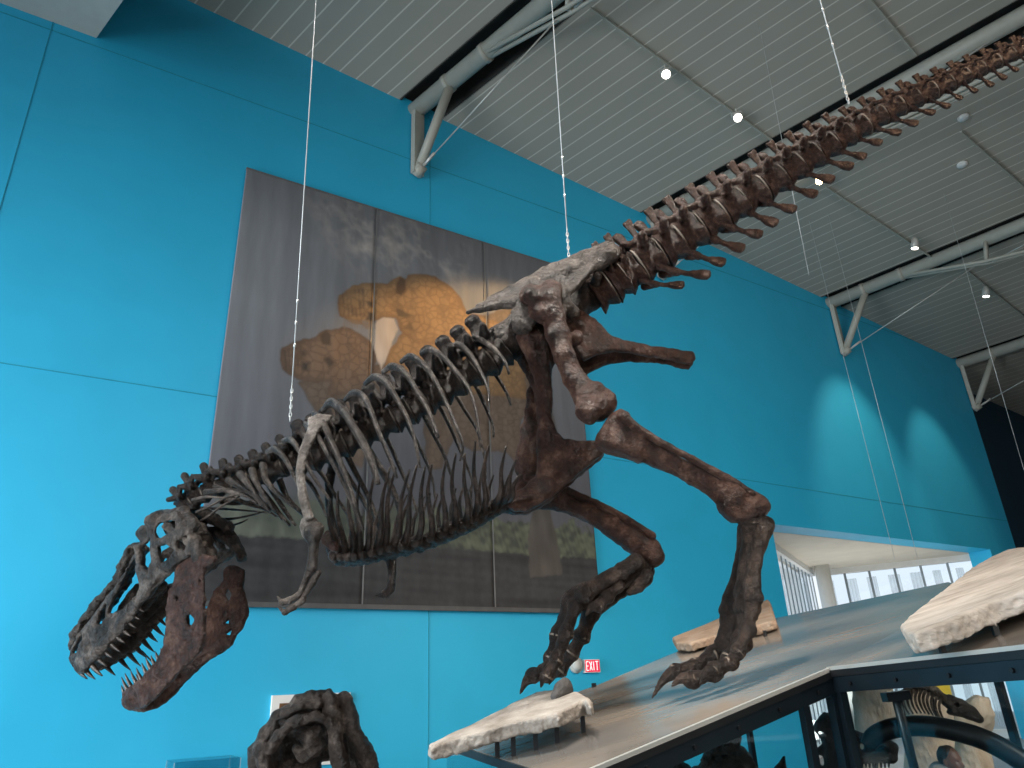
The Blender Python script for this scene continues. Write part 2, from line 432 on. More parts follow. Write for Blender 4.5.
def stone_mat(name, c0, c1, c2, stretch=(1, 1, 1), bump=.8):
    m, nt, b = nodes_of(name); N = nt.nodes; L = nt.links
    tc = N.new('ShaderNodeTexCoord'); mp = N.new('ShaderNodeMapping'); mp.inputs['Scale'].default_value = stretch
    L.new(tc.outputs['Object'], mp.inputs['Vector'])
    n1 = N.new('ShaderNodeTexNoise'); n1.inputs['Scale'].default_value = 5; n1.inputs['Detail'].default_value = 9; n1.inputs['Roughness'].default_value = .65
    L.new(mp.outputs[0], n1.inputs['Vector'])
    cr = N.new('ShaderNodeValToRGB'); e = cr.color_ramp.elements
    e[0].position = .3; e[0].color = c0 + (1,); e[1].position = .72; e[1].color = c2 + (1,); q = e.new(.5); q.color = c1 + (1,)
    L.new(n1.outputs['Fac'], cr.inputs['Fac']); L.new(cr.outputs['Color'], b.inputs['Base Color'])
    b.inputs['Roughness'].default_value = .85
    n2 = N.new('ShaderNodeTexNoise'); n2.inputs['Scale'].default_value = 34; n2.inputs['Detail'].default_value = 8
    L.new(mp.outputs[0], n2.inputs['Vector'])
    bp = N.new('ShaderNodeBump'); bp.inputs['Strength'].default_value = bump; bp.inputs['Distance'].default_value = .02
    L.new(n2.outputs['Fac'], bp.inputs['Height']); L.new(bp.outputs['Normal'], b.inputs['Normal'])
    return m
M['stone'] = stone_mat('pale_trackway_stone', (.15, .125, .10), (.27, .24, .21), (.40, .365, .325))
M['stone_light'] = stone_mat('light_trackway_stone', (.34, .29, .24), (.55, .49, .43), (.68, .62, .56), (.4, 2, 1))
M['stone_pink'] = stone_mat('pinkish_sandstone', (.22, .14, .09), (.34, .23, .155), (.40, .32, .25))
M['boulder'] = stone_mat('tan_boulder', (.40, .29, .20), (.58, .45, .34), (.72, .62, .52), (1, 1, .35))
M['pebble'] = stone_mat('dark_grey_rock', (.025, .025, .025), (.055, .052, .05), (.10, .095, .09))

# ------------------------------------------------------------------ setting
CZ0, CSL = 11.30, -0.08
def struct(o): o['kind'] = 'structure'; return o
def cz(P):                       # height of the ceiling plane over a point
    N = np.cross(np.array([HW[0], HW[1], CSL]), BD); P0 = np.array([W0[0], W0[1], CZ0])
    return P0[2] - (N[0] * (P[0] - P0[0]) + N[1] * (P[1] - P0[1])) / N[2]
CEIL_P = np.array([W0[0], W0[1], CZ0]); CEIL_N = np.cross(np.array([HW[0], HW[1], CSL]), BD); CEIL_N /= np.linalg.norm(CEIL_N)
def cpt(x, y): return hit(x, y, CEIL_P, CEIL_N)
def wtop(s): return CZ0 + CSL * s

OS0, OS1, OZ, WT = 4.85, 13.35, 4.44, .55          # the opening in the blue wall
mb = MB()
def wpiece(s0, s1, z0, z1a, z1b):
    P = [room(s0, 0, z0), room(s1, 0, z0), room(s1, WT, z0), room(s0, WT, z0), room(s0, 0, z1a), room(s1, 0, z1b), room(s1, WT, z1b), room(s0, WT, z1a)]
    mb.box8(P)
wpiece(-16, OS0, 0, wtop(-16) + .1, wtop(OS0) + .1)
wpiece(OS0, OS1, OZ, wtop(OS0) + .1, wtop(OS1) + .1)
wpiece(OS1, 14.77, 0, wtop(OS1) + .1, wtop(14.77) + .1)
struct(mb.build('wall_back', M['wall']))
mb = MB()
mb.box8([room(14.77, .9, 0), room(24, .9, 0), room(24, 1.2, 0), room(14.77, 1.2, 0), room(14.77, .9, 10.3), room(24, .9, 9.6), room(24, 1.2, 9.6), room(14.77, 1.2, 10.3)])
struct(mb.build('wall_right', M['wall_shaded']))
# joints between the wall panels
k = 1
for (s0, z0, s1, z1) in ((-14, 5.29, OS0 + 9.9, 5.29), (-14, 10.30, 12.5, 10.30)):
    mb = MB(); mb.obox((room(s0, -.002, z0) + room(s1, -.002, z1)) / 2, HW, NW, (0, 0, 1), (s1 - s0) / 2, .005, .006)
    struct(mb.build('trim_%d' % k, M['joint'])); k += 1
for s in (-8.55, -2.73):
    mb = MB(); z1 = wtop(s) - .1
    if s < -8: z1 = 10.45
    mb.obox(room(s, -.002, z1 / 2), HW, NW, (0, 0, 1), .005, .005, z1 / 2)
    struct(mb.build('trim_%d' % k, M['joint'])); k += 1
# floor
mb = MB(); mb.box8([room(-16, -22, -.2), room(26, -22, -.2), room(26, 9, -.2), room(-16, 9, -.2), room(-16, -22, 0), room(26, -22, 0), room(26, 9, 0), room(-16, 9, 0)])
struct(mb.build('floor', M['floor']))
# the rest of the hall: grey walls opposite and at the far right; the left side is open glazing
mb = MB(); mb.box8([room(-16, -24, 0), room(26, -24, 0), room(26, -23.7, 0), room(-16, -23.7, 0), room(-16, -24, 13.5), room(26, -24, 13.5), room(26, -23.7, 13.5), room(-16, -23.7, 13.5)]); struct(mb.build('wall_front', M['hall']))
mb = MB(); mb.box8([room(24, -24, 0), room(24.3, -24, 0), room(24.3, 1.2, 0), room(24, 1.2, 0), room(24, -24, 13), room(24.3, -24, 13), room(24.3, 1.2, 13), room(24, 1.2, 13)]); struct(mb.build('wall_side', M['hall']))
# ceiling in bays, with a dark slot above every beam
BEAM_S = [-3.02, 2.68, 8.77, 14.8]
Xd = np.array([HW[0], HW[1], CSL]); Xd /= np.linalg.norm(Xd)
Yd = BD - Xd * (BD @ Xd); Yd /= np.linalg.norm(Yd); Zd = np.cross(Xd, Yd)
if Zd[2] < 0: Zd = -Zd
SLW = .42
# slanted bays: corners follow the beam direction
def bay(s0, s1, t0, t1, mat, name, lift=0.0, thick=.12):
    def c(s, t): P = room(s, 0, 0) + BH * t; return np.array([P[0], P[1], cz(P) + lift])
    a = [c(s0, t0), c(s1, t0), c(s1, t1), c(s0, t1)]
    m_ = MB().box8(a + [p + np.array([0, 0, thick]) for p in a])
    V = np.array(m_.v); o0 = np.array([W0[0], W0[1], CZ0])
    ax = np.cross(Zd, BD)                         # object x = across the boards
    R = np.array([ax / np.linalg.norm(ax), BD, Zd])
    if np.dot(R[0], HW) < 0: R[0] *= -1
    if np.linalg.det(R) < 0: R[2] *= -1
    L = (V - o0) @ R.T
    me = bpy.data.meshes.new(name); me.from_pydata([tuple(p) for p in L], [], m_.f); me.update()
    o = link(name, me, mat)
    o.matrix_world = Matrix([list(R[:, 0]) + [o0[0]], list(R[:, 1]) + [o0[1]], list(R[:, 2]) + [o0[2]], [0, 0, 0, 1]])
    bpy.context.view_layer.update()
    return struct(o)
edges = [-16.0]
for s in BEAM_S: edges += [s - SLW * .75, s + SLW * 1.25]
edges.append(40)
T0, T1 = -1.6, 25.0
for i in range(0, len(edges), 2): bay(edges[i], edges[i + 1], T0, T1, M['ceiling'], 'ceiling')
for i in range(1, len(edges) - 1, 2):
    bay(edges[i] - .02, edges[i + 1] + .02, T0, T1, M['slot'], 'ceiling', .38, .1)
    for s in (edges[i], edges[i + 1]): bay(s - .02, s + .02, T0, T1, M['slot'], 'ceiling', .0, .42)
# lower pale soffit at the far left
a = [room(-8.02, 0, 10.45), room(-8.02, 0, 10.45) + BH * 9, room(-14, 0, 10.45) + BH * 9, room(-14, 0, 10.45)]
mb = MB().box8(a + [p + np.array([0, 0, 1.3]) for p in a]); struct(mb.build('ceiling', M['soffit']))
mb = MB(); c0 = room(-8.5, 0, 10.447) + BH * .9; c1 = room(-13, 0, 10.447) + BH * .9
mb.bar(c0, c1, .012, .006); struct(mb.build('trim_%d' % k, M['joint'])); k += 1

# bay beyond the opening: soffit, oblique glazing, round column
PC = room(11.75, 4.2, 0)
poly = [room(OS0 - .6, WT, OZ), room(OS1 + 1.2, WT, OZ), room(13.4, .6, OZ) + (PC - room(13.0, .4, 0)) * 0, PC + HW * .5 + NW * .5 + np.array([0, 0, OZ]), PC + np.array([0, 0, OZ]) - HW * .2 + NW * .8]
mb = MB().prism([room(OS0 - .8, WT - .02, OZ), room(14.6, WT - .02, OZ), PC + HW * .35 + NW * .25 + np.array([0, 0, OZ]), PC - HW * .35 + NW * .3 + np.array([0, 0, OZ])], (0, 0, .3))
struct(mb.build('ceiling', M['plaster']))
def glazing(A, B, nb, idx, ang):
    A, B = np.array(A), np.array(B); d = (B - A) / np.linalg.norm(B - A); L = np.linalg.norm(B - A); nn = np.array([-d[1], d[0], 0])
    f = MB(); f.obox((A + B) / 2 + np.array([0, 0, OZ - .08]), d, nn, (0, 0, 1), L / 2, .10, .08)
    f.obox((A + B) / 2 + np.array([0, 0, .1]), d, nn, (0, 0, 1), L / 2, .1, .1)
    w = f.build('window_%d' % idx, M['white']); struct(w)
    g = MB().obox((A + B) / 2 + np.array([0, 0, 2.2]), d, nn, (0, 0, 1), L / 2, .006, 2.1); g.build('window_pane', M['pane'], w)
    for i in range(nb + 1):
        p = A + d * L * i / nb
        MB().obox(p + np.array([0, 0, 2.2]), d, nn, (0, 0, 1), .012 if idx == 1 else .03, .015 if idx == 1 else .05, 2.18).build('window_mullion', M['mullion'], w)
    return w, A, B, d, nn
w1 = glazing(room(5.0, .62, 0), PC - HW * .1, 13, 1, 0)
w2 = glazing(PC + HW * .1 - NW * .15, room(13.5, .62, 0) + HW * .2, 6, 2, 0)
mb = MB(); mb.tube([PC - NW * .80 - HW * .70 + np.array([0, 0, z]) for z in (0, OZ)], .20, 28); struct(mb.build('column', M['white'], smooth=True))
area_light('bay_soffit_fill', room(10.2, 2.2, .4), room(9.5, 1.6, 4.4), 3.5, 1.5, 120, (1.0, .96, .88))  # added fill near the floor, stands in for daylight bounced onto the soffit
# sheer curtains hanging behind the panes
random.seed(3)
for (A, B, d, nn, n, grp) in ((w1[1], w1[2], w1[3], w1[4], 11, 'sheer curtains at the oblique glazing'), (w2[1], w2[2], w2[3], w2[4], 7, 'sheer curtains at the short glazing')):
    L = np.linalg.norm(B - A)
    for i in range(n):
        x0 = L * (i + .12) / n; x1 = L * (i + (1.0 if n == 11 else random.uniform(.45, .8))) / n
        pts = [A + d * (x0 + (x1 - x0) * t / 14) + nn * (.16 + (.006 if n == 11 else .035) * math.sin(t * 1.6)) for t in range(15)]
        V = []; F = []
        for p in pts: V += [p + np.array([0, 0, .25]), p + np.array([0, 0, OZ - .3])]
        for t in range(14): F.append((2 * t, 2 * t + 2, 2 * t + 3, 2 * t + 1))
        m_ = MB().add(V, F); o = m_.build('curtain', M['curtain'], smooth=True)
        tag(o, 'pale sheer curtain in the window beyond the opening, ' + ('left of the column' if n == 11 else 'right of the column'), 'curtain', grp)

# roof trusses
def truss(s, label):
    A = room(s, 0, 0); A[2] = cz(A)
    def q(t, dz, side=0.0):
        P = A + BH * t; side_v = np.array([-BH[1], BH[0], 0])
        return np.array([P[0], P[1], cz(A) + t * math.tan(math.radians(3.52)) + dz]) + side_v * side
    root = empty('roof_truss', q(0, 0), label, 'roof truss', 'tubular roof trusses')
    MB().tube([q(-.05, -.08), q(15, -.05)], .155, 20).build('top_chord', M['steel'], root, True)
    MB().obox(q(.06, -.8), BH, (-BH[1], BH[0], 0), (0, 0, 1), .05, .11, .78).build('wall_plate', M['steel'], root)
    MB().tube([q(.08, -1.52), q(.88, -.2)], .085, 14).build('strut', M['steel'], root, True)
    MB().tube([q(.02, -1.55), q(.2, -1.47)], .10, 12).build('shoe', M['steel'], root, True)
    for sd in (-.06, .06):
        MB().tube([q(1.7, -.14, sd), q(3.5, -.62, sd), q(4.6, -.8, sd), q(8.5, -.98, sd), q(13, -.6, sd)], .038, 10).build('bottom_chord', M['steel'], root, True)
    MB().tube([q(.28, -1.47), q(3.25, -.62)], .013, 8).build('tie_rod', M['rod'], root, True)
    MB().tube([q(.2, -1.5), q(.5, -1.39)], .028, 8).build('turnbuckle', M['rod'], root, True)
    for sd in (-.09, .09):
        MB().tube([q(3.5, -.64, sd * .5), q(3.62, -.1, sd)], .045, 10).build('post', M['steel'], root, True)
    MB().tube([q(3.6, -.66), q(6.9, -.16)], .016, 8).build('diagonal_rod', M['rod'], root, True)
    for t in (.85, 1.75): MB().tube([q(t - .05, -.08 + 0, 0), q(t + .05, -.08, 0)], .172, 20).build('collar', M['steel'], root, True)
    return root
truss(BEAM_S[0], 'cream tubular roof truss nearest the front, meeting the wall above the mural')
truss(BEAM_S[1], 'cream tubular roof truss running behind the raised tail of the skeleton')
truss(BEAM_S[2], 'cream tubular roof truss meeting the blue wall above the opening')
truss(BEAM_S[3], 'farthest cream roof truss at the right end of the blue wall')

# track lighting
def rail(p, q, label):
    A, B = cpt(*p), cpt(*q); dz = np.array([0, 0, -.05])
    root = MB().bar(A + dz, B + dz, .035, .035).build('lighting_track', M['steel'])
    tag(root, label, 'lighting track', None)
    for t in np.linspace(.04, .96, 4):
        P = A + (B - A) * t
        MB().tube([P + np.array([0, 0, .02]), P + dz], .012, 6).build('hanger', M['steel'], root)
rail((590, 6), (772, 139), 'ceiling track carrying two lit spotlights above the raised tail')
rail((826, 186), (930, 255), 'ceiling track with one spotlight, right of the tail underside')
rail((868, -4), (915, 53), 'bare ceiling track above the tail at the top right')
rail((960, 130), (1045, 205), 'ceiling track at the far right edge below the tail tip')
rail((965, 268), (1060, 345), 'ceiling track beyond the third roof truss')
M['lamp_face'] = plain('lit_lamp_face', (.9, .9, .85), .4, emit=(1.0, .95, .82), es=9.0)
M['lamp_warm'] = plain('warm_lit_lamp_face', (.9, .8, .6), .4, emit=(1.0, .72, .36), es=60.0)
M['lamp_body'] = plain('pale_lamp_housing', (.55, .55, .52), .4, .1)
def track_spot(px, aim, label, r=.085, face='lamp_face', drop=.20):
    A = cpt(*px); P = A + np.array([0, 0, -drop - .05])
    d = np.array(aim) - P; d /= np.linalg.norm(d)
    root = empty('track_spotlight', A + np.array([0, 0, -.07]), label, 'spotlight', 'track spotlights')
    MB().tube([A + np.array([0, 0, -.072]), P - d * .05], .016, 8).build('stem', M['lamp_body'], root)
    MB().tube([P - d * .16, P - d * .12, P - d * .02, P + d * .10], [r * .35, r * .7, r, r], 22).build('lamp_housing', M['lamp_body'], root, True)
    MB().tube([P + d * .101, P + d * .108], r * .86, 22).build('lamp_lens', M[face], root)
    x = np.cross(d, (0, 0, 1)); x /= np.linalg.norm(x)
    MB().tube([P + x * r * 1.1, P + x * r * 1.1 + np.array([0, 0, .1]), P - x * r * 1.1 + np.array([0, 0, .1]), P - x * r * 1.1], .008, 6).build('yoke', M['lamp_body'], root)
    return P + d * .12
TOEYE = CAM + np.array([0, 1.5, 0])
P1 = track_spot((664, 62), (1.0, 3.0, 0), 'lit ceiling spotlight, left one of the pair on the track above the tail')
P2 = track_spot((735, 106), (2.2, 3.0, 0), 'lit ceiling spotlight, right one of the pair on the track above the tail')
P3 = track_spot((912, 235), room(8.2, -1.2, 5), 'lit ceiling spotlight between the tail and the third roof truss')
P4 = track_spot((983, 284), room(11.6, -1.2, 5), 'lit ceiling spotlight just right of the third roof truss')
P5 = track_spot((820, 170), room(-2.45, -.3, 7.25), 'warm glaring spotlight seen just below the tail chevrons', face='lamp_warm')
spot_light('spot_on_wall', P3, room(8.6, 0, 5.6), 1000, 50, .7, (1.0, .56, .42))
spot_light('spot_on_far_wall', P4, room(12.0, 0, 5.8), 650, 44, .7, (1.0, .56, .42))
spot_light('spot_on_mural', P5, room(-2.45, 0, 7.25), 9500, 11.5, 1.0, (1.0, .62, .27))
spot_light('spot_on_tail', (6.6, 1.6, 10.6), (4.6, 4.4, 6.6), 1500, 46, .7, (1.0, .66, .40))
for px, lab in (((963, 117), 'small round ceiling disc below the tail tip'), ((962, 164), 'small white detector disc on the boards right of the tail')):
    A = cpt(*px); tag(MB().tube([A + np.array([0, 0, .0]), A + np.array([0, 0, -.035]), A + np.array([0, 0, -.06])], [.10, .10, .06], 20).build('smoke_detector', M['white'], smooth=True), lab, 'detector')

# ------------------------------------------------------------------ mural banner on the wall
def in_poly(px, py, poly): return poly_sd(px, py, poly)
def build_mural():
    s0, s1, z0, z1 = -5.80, .26, 2.65, 8.98
    NX, NZ = 303, 317
    S, Z = np.meshgrid(np.linspace(s0, s1, NX), np.linspace(z0, z1, NZ))
    off = -.06 + .0035 * np.sin(S * 9.0) * (.3 + .7 * (Z - z0) / (z1 - z0)) + .0015 * np.sin(S * 23 + .5 * Z)
    for sv in (-3.715, -1.69): off = off + .018 * np.exp(-((S - sv) / .03) ** 2)
    P = W0[None, None] + S[..., None] * HW + off[..., None] * NW; P[..., 2] = Z
    idx = np.arange(NX * NZ).reshape(NZ, NX)
    F = np.stack([idx[:-1, :-1], idx[:-1, 1:], idx[1:, 1:], idx[1:, :-1]], -1).reshape(-1, 4)
    # ---- the print, in wall coordinates
    def W(pts): return [wall_sz(x, y) for x, y in pts]
    ft = (Z - z0) / (z1 - z0)
    def mixc(a, b, t): t = np.clip(t, 0, 1)[..., None]; return np.array(a) * (1 - t) + np.array(b) * t
    sky = mixc((.105, .105, .120), (.175, .180, .195), np.clip((Z - 4.2) / 2.6, 0, 1))
    sky = mixc((.0,) * 3, (1,) * 3, np.ones_like(S)) * sky
    left = np.exp(-((S - s0) / .9) ** 2); sky = sky * (1 + .28 * left[..., None]) + left[..., None] * np.array([0, .006, .012])
    dim = np.clip((Z - 8.0) / 1.0, 0, 1); sky = sky * (1 - .25 * dim[..., None])
    def nz(f, a=0.0, b=0.0): return noise3(S * 1.0 + a, Z * 1.0 + b, 0 * S + 3.1, f)
    cl = np.zeros_like(S)
    for f, w in ((2.3, 1.0), (5.1, .7), (10.7, .5), (22, .35)): cl += w * np.abs(nz(f, 2.2, f))
    cl = np.clip(1.15 - cl * .95, 0, 1) ** 1.3
    cc = in_poly(S, Z, W([(318, 205), (360, 205), (420, 225), (455, 250), (470, 280), (430, 290), (385, 285), (350, 262), (330, 240)]))
    amt = np.clip(.5 - cc / .7, 0, 1) * cl
    sky = mixc((0, 0, 0), (1, 1, 1), np.ones_like(S)) * (sky * (1 - .75 * amt[..., None]) + .75 * amt[..., None] * np.array([.42, .385, .355]))
    col = sky
    def lay(pts, color_fn, soft=.03):
        nonlocal col
        d = in_poly(S, Z, W(pts)); d = d + .02 * nz(17); a = np.clip(.5 - d / soft, 0, 1)[..., None]
        col = col * (1 - a) + color_fn(d) * a
    # scale cells of the hide
    rs = np.random.RandomState(4)
    cs = np.column_stack([rs.uniform(s0, s1, 2600), rs.uniform(3.2, 8.2, 2600)])
    grid = {}
    for i, (a, b) in enumerate(cs): grid.setdefault((int(a // .2), int(b // .2)), []).append(i)
    d1 = np.full(S.size, 9.0); d2 = np.full(S.size, 9.0); sf, zf = S.ravel(), Z.ravel()
    gi, gj = np.floor_divide(sf, .2).astype(int), np.floor_divide(zf, .2).astype(int)
    key = gi * 1000 + gj; order = np.argsort(key); ks = key[order]; st = np.flatnonzero(np.r_[True, ks[1:] != ks[:-1]]); en = np.r_[st[1:], len(ks)]
    for a, b in zip(st, en):
        ii = order[a:b]; g, h_ = gi[ii[0]], gj[ii[0]]
        cand = [c for x in (-1, 0, 1) for y in (-1, 0, 1) for c in grid.get((g + x, h_ + y), [])]
        if len(cand) < 2: continue
        dd = np.hypot(sf[ii][:, None] - cs[cand, 0], zf[ii][:, None] - cs[cand, 1]); dd.sort(1); d1[ii] = dd[:, 0]; d2[ii] = dd[:, 1]
    crack = np.clip(1 - (d2 - d1) / .035, 0, 1).reshape(S.shape)
    def hide(base, dark):
        def f(d):
            t = np.clip(.45 * crack * np.clip(-d / .12, 0.2, 1) + .30 * (.5 + .5 * nz(6, 1.0)) + .55 * np.clip(1 + d / .10, 0, 1), 0, 1)
            return mixc(base, dark, t)
        return f
    # ground and forest
    fz = 3.72 + .05 * nz(3)
    forest = np.clip((4.02 + .13 * nz(9) + .10 * nz(25) - Z) / .06, 0, 1) * np.clip((S - s0) * 3, 0, 1)
    fc = mixc((.060, .066, .058), (.135, .150, .105), .5 + .5 * nz(30, 4.0) - .4 * (Z - 3.6))
    col = col * (1 - forest[..., None]) + fc * forest[..., None]
    fl = in_poly(S, Z, W([(222, 500), (300, 495), (330, 500), (330, 552), (222, 548)])); a = np.clip(.5 - fl / .3, 0, 1)[..., None] * .7
    col = col * (1 - a) + mixc((.075, .085, .075), (.150, .165, .135), .5 + .5 * nz(12, 4.0)) * a
    gnd = np.clip((3.52 + .02 * nz(30) - Z) / .03, 0, 1)
    gc = mixc((.034, .034, .036), (.062, .062, .064), .5 + .35 * noise3(S * .25, Z * 3.5, 0 * S, 9) + .15 * nz(40))
    col = col * (1 - gnd[..., None]) + gc * gnd[..., None]
    # animals: bodies, then the two heads
    brown = hide((.200, .135, .095), (.085, .058, .045)); brown2 = hide((.175, .130, .100), (.080, .060, .050)); orange = hide((.300, .185, .095), (.120, .072, .045))
    lay([(296, 384), (372, 366), (400, 362), (420, 400), (425, 470), (440, 470), (452, 440), (470, 452), (505, 452), (517, 470), (520, 420), (540, 380), (540, 300), (470, 320), (395, 345), (360, 470), (332, 452), (318, 420)], brown2)
    lay([(524, 400), (548, 392), (556, 440), (548, 515), (556, 545), (560, 575), (528, 578), (526, 540), (530, 515), (527, 470)], lambda d: mixc((.110, .098, .088), (.075, .068, .062), .5 + .5 * nz(9)))
    lay([(382, 319), (393, 320), (397.5, 331), (389, 350), (380, 372), (369, 344), (372, 325)], lambda d: mixc((.36, .31, .27), (.46, .40, .36), .5 + .5 * nz(8)))
    lay([(393, 318), (440, 300), (470, 315), (520, 330), (525, 400), (470, 395), (420, 385), (381, 372), (389, 350), (400, 333)], orange)
    lay([(335, 305), (338, 297), (344, 292), (350, 288), (356, 287.5), (361, 285), (372, 286), (382, 285), (393, 281), (398, 278.5), (404, 280), (406, 277), (423, 275), (434, 278), (443, 283.6), (451, 290), (458, 299), (463, 307), (468, 316), (470, 330), (440, 345), (415, 345), (398, 333), (393, 320), (382, 318), (372, 323), (366, 328), (359, 326), (352, 325), (346, 322), (338, 318)], orange)
    lay([(278, 361), (279, 354), (282, 349.5), (292, 342.7), (303, 341), (314, 338.4), (319, 334), (324, 332), (341.6, 328.7), (350, 330), (357, 333), (364, 338), (370, 344), (373, 354), (375, 364), (374, 378), (362, 395), (330, 398), (325, 396), (329, 384), (314, 382.5), (296, 381), (288, 377), (281, 371)], brown)
    # eyes, brow, jaw lines
    for pts, c in (([(395, 284), (399, 279.5), (404, 281), (405, 290), (400, 297), (394, 295)], (.10, .062, .04)),
                   ([(319, 337), (325, 333), (329, 337), (328, 346), (321, 346)], (.085, .06, .045)),
                   ([(366, 304), (371, 303), (372, 308), (368, 309)], (.07, .055, .045)), ([(366, 313), (373, 314), (371, 323), (365, 321)], (.06, .05, .045)),
                   ([(300, 352), (304, 352), (304, 358), (300, 357)], (.07, .055, .045)), ([(301, 363), (308, 364), (307, 373), (301, 371)], (.055, .046, .04)),
                   ([(395, 310), (402, 312), (412, 317), (404, 320), (396, 318)], (.10, .07, .045)), ([(402, 330), (408, 323), (414, 333)], (.13, .085, .05)),
                   ([(322, 360), (328, 358), (334, 364), (328, 369)], (.07, .052, .042))):
        lay(pts, lambda d, c=c: mixc(c, c, np.zeros_like(S)), .05)
    for i in range(13):       # little teeth along the upper jaws
        x = 343 + i * 2.6; lay([(x - .7, 321 + .2 * i), (x + .7, 321 + .2 * i), (x, 329 + .1 * i)], lambda d: mixc((.17, .14, .12), (.17, .14, .12), np.zeros_like(S)), .03)
    for i in range(6):
        x = 341 + i * 4; lay([(x, 294 - i * .6), (x + .8, 294 - i * .6), (x + 2.6, 318), (x + 1.8, 318)], lambda d: mixc((.12, .08, .055), (.12, .08, .055), np.zeros_like(S)), .04)
    for i in range(5):
        x = 283 + i * 4; lay([(x, 352 - i), (x + .8, 352 - i), (x + 2.6, 374), (x + 1.8, 374)], lambda d: mixc((.085, .062, .05), (.085, .062, .05), np.zeros_like(S)), .04)
    weave = .5 + .5 * noise3(S * 1.0, Z * .12, 0 * S, 60)
    col = col * (.95 + .10 * weave[..., None])
    me, c = mesh_np('mural_banner', P.reshape(-1, 3), F)
    ca = me.color_attributes.new('print', 'FLOAT_COLOR', 'POINT')
    ca.data.foreach_set('color', np.concatenate([np.clip(col.reshape(-1, 3), 0, 1), np.ones((NX * NZ, 1))], 1).astype(np.float32).ravel())
    m, nt, b = nodes_of('printed_mural_fabric')
    at = nt.nodes.new('ShaderNodeVertexColor'); at.layer_name = 'print'
    nt.links.new(at.outputs['Color'], b.inputs['Base Color']); b.inputs['Roughness'].default_value = .75; b.inputs['Specular IOR Level'].default_value = .25
    o = link('mural_banner', me, m, None, True); o.location = Vector(c)
    sd = o.modifiers.new('thickness', 'SOLIDIFY'); sd.thickness = .01; sd.offset = -1
    tag(o, 'large grey fabric mural of two dinosaurs under clouds, hung on the blue wall', 'mural')
    hem = MB(); hem.bar(room(s0, -.065, z0 + .03), room(s1, -.065, z0 + .03), .05, .06); hem.build('hem', plain('mural_hem', (.09, .09, .09), .8), o)
    top = MB(); top.bar(room(s0, -.04, z1), room(s1, -.04, z1), .05, .03); top.build('top_batten', plain('mural_batten', (.12, .12, .12), .8), o)
    for sv in (-3.715, -1.69):
        sm = MB(); sm.obox(room(sv, -.068, (z0 + z1) / 2), HW, NW, (0, 0, 1), .008, .004, (z1 - z0) / 2); sm.build('seam', plain('mural_seam', (.15, .15, .15), .7), o)
build_mural()

# ------------------------------------------------------------------ exit sign, alarm, framed picture
def exit_sign():
    s, z = -.0, 1.885; hw, hh = .145, .093
    root = empty('exit_sign', room(s, 0, z), 'small red exit sign with white letters on the blue wall by the skeleton foot', 'exit sign')
    MB().obox(room(s, -.03, z), HW, NW, (0, 0, 1), hw, .03, hh).build('sign_housing', M['white'], root)
    MB().obox(room(s, -.0615, z), HW, NW, (0, 0, 1), hw * .95, .002, hh * .90).build('red_face', plain('exit_red', (.65, .02, .06), .4, emit=(.8, .03, .09), es=.55), root)
    wm = plain('exit_letters', (.85, .75, .75), .4, emit=(1, .85, .85), es=.7)
    def stroke(name, segs):
        b = MB()
        for (x0, y0), (x1, y1) in segs: b.bar(room(s + x0, -.0655, z + y0), room(s + x1, -.0655, z + y1), .014, .003, NW)
        b.build(name, wm, root)
    h2, lw = .062, .022
    xs = (-.095, -.032, .022, .085)
    x = xs[0]; stroke('letter_e', [((x - lw, -h2), (x - lw, h2)), ((x - lw, h2), (x + lw, h2)), ((x - lw, 0), (x + lw * .7, 0)), ((x - lw, -h2), (x + lw, -h2))])
    x = xs[1]; stroke('letter_x', [((x - lw, -h2), (x + lw, h2)), ((x - lw, h2), (x + lw, -h2))])
    x = xs[2]; stroke('letter_i', [((x, -h2), (x, h2))])
    x = xs[3]; stroke('letter_t', [((x, -h2), (x, h2)), ((x - lw * 1.3, h2), (x + lw * 1.3, h2))])
exit_sign()
root = empty('alarm_sounder', room(-.27, 0, 1.91), 'round pale grey alarm sounder on the wall just left of the exit sign', 'alarm')
am = plain('alarm_grey', (.45, .48, .46), .5)
MB().tube([room(-.285, -.003, 1.905), room(-.285, -.05, 1.905)], .115, 28).build('back_plate', am, root, True)
MB().tube([room(-.285, -.045, 1.905), room(-.285, -.075, 1.905), room(-.285, -.1, 1.905)], [.095, .08, .045], 28).build('dome', am, root, True)
fs0, fz1 = wall_sz(271.5, 695.5); fs1, _ = wall_sz(349.5, 694)
fw = fs1 - fs0; fh = .78
root = empty('framed_picture', room((fs0 + fs1) / 2, 0, fz1 - fh), 'white bordered brown picture on the wall behind the lower skull', 'picture')
MB().obox(room((fs0 + fs1) / 2, -.02, fz1 - fh / 2), HW, NW, (0, 0, 1), fw / 2, .02, fh / 2).build('white_mount', M['white'], root)
MB().obox(room((fs0 + fs1) / 2, -.042, fz1 - fh / 2), HW, NW, (0, 0, 1), fw / 2 - .09, .004, fh / 2 - .09).build('brown_image', plain('brown_print', (.17, .075, .025), .5, var=.5, scale=9), root)

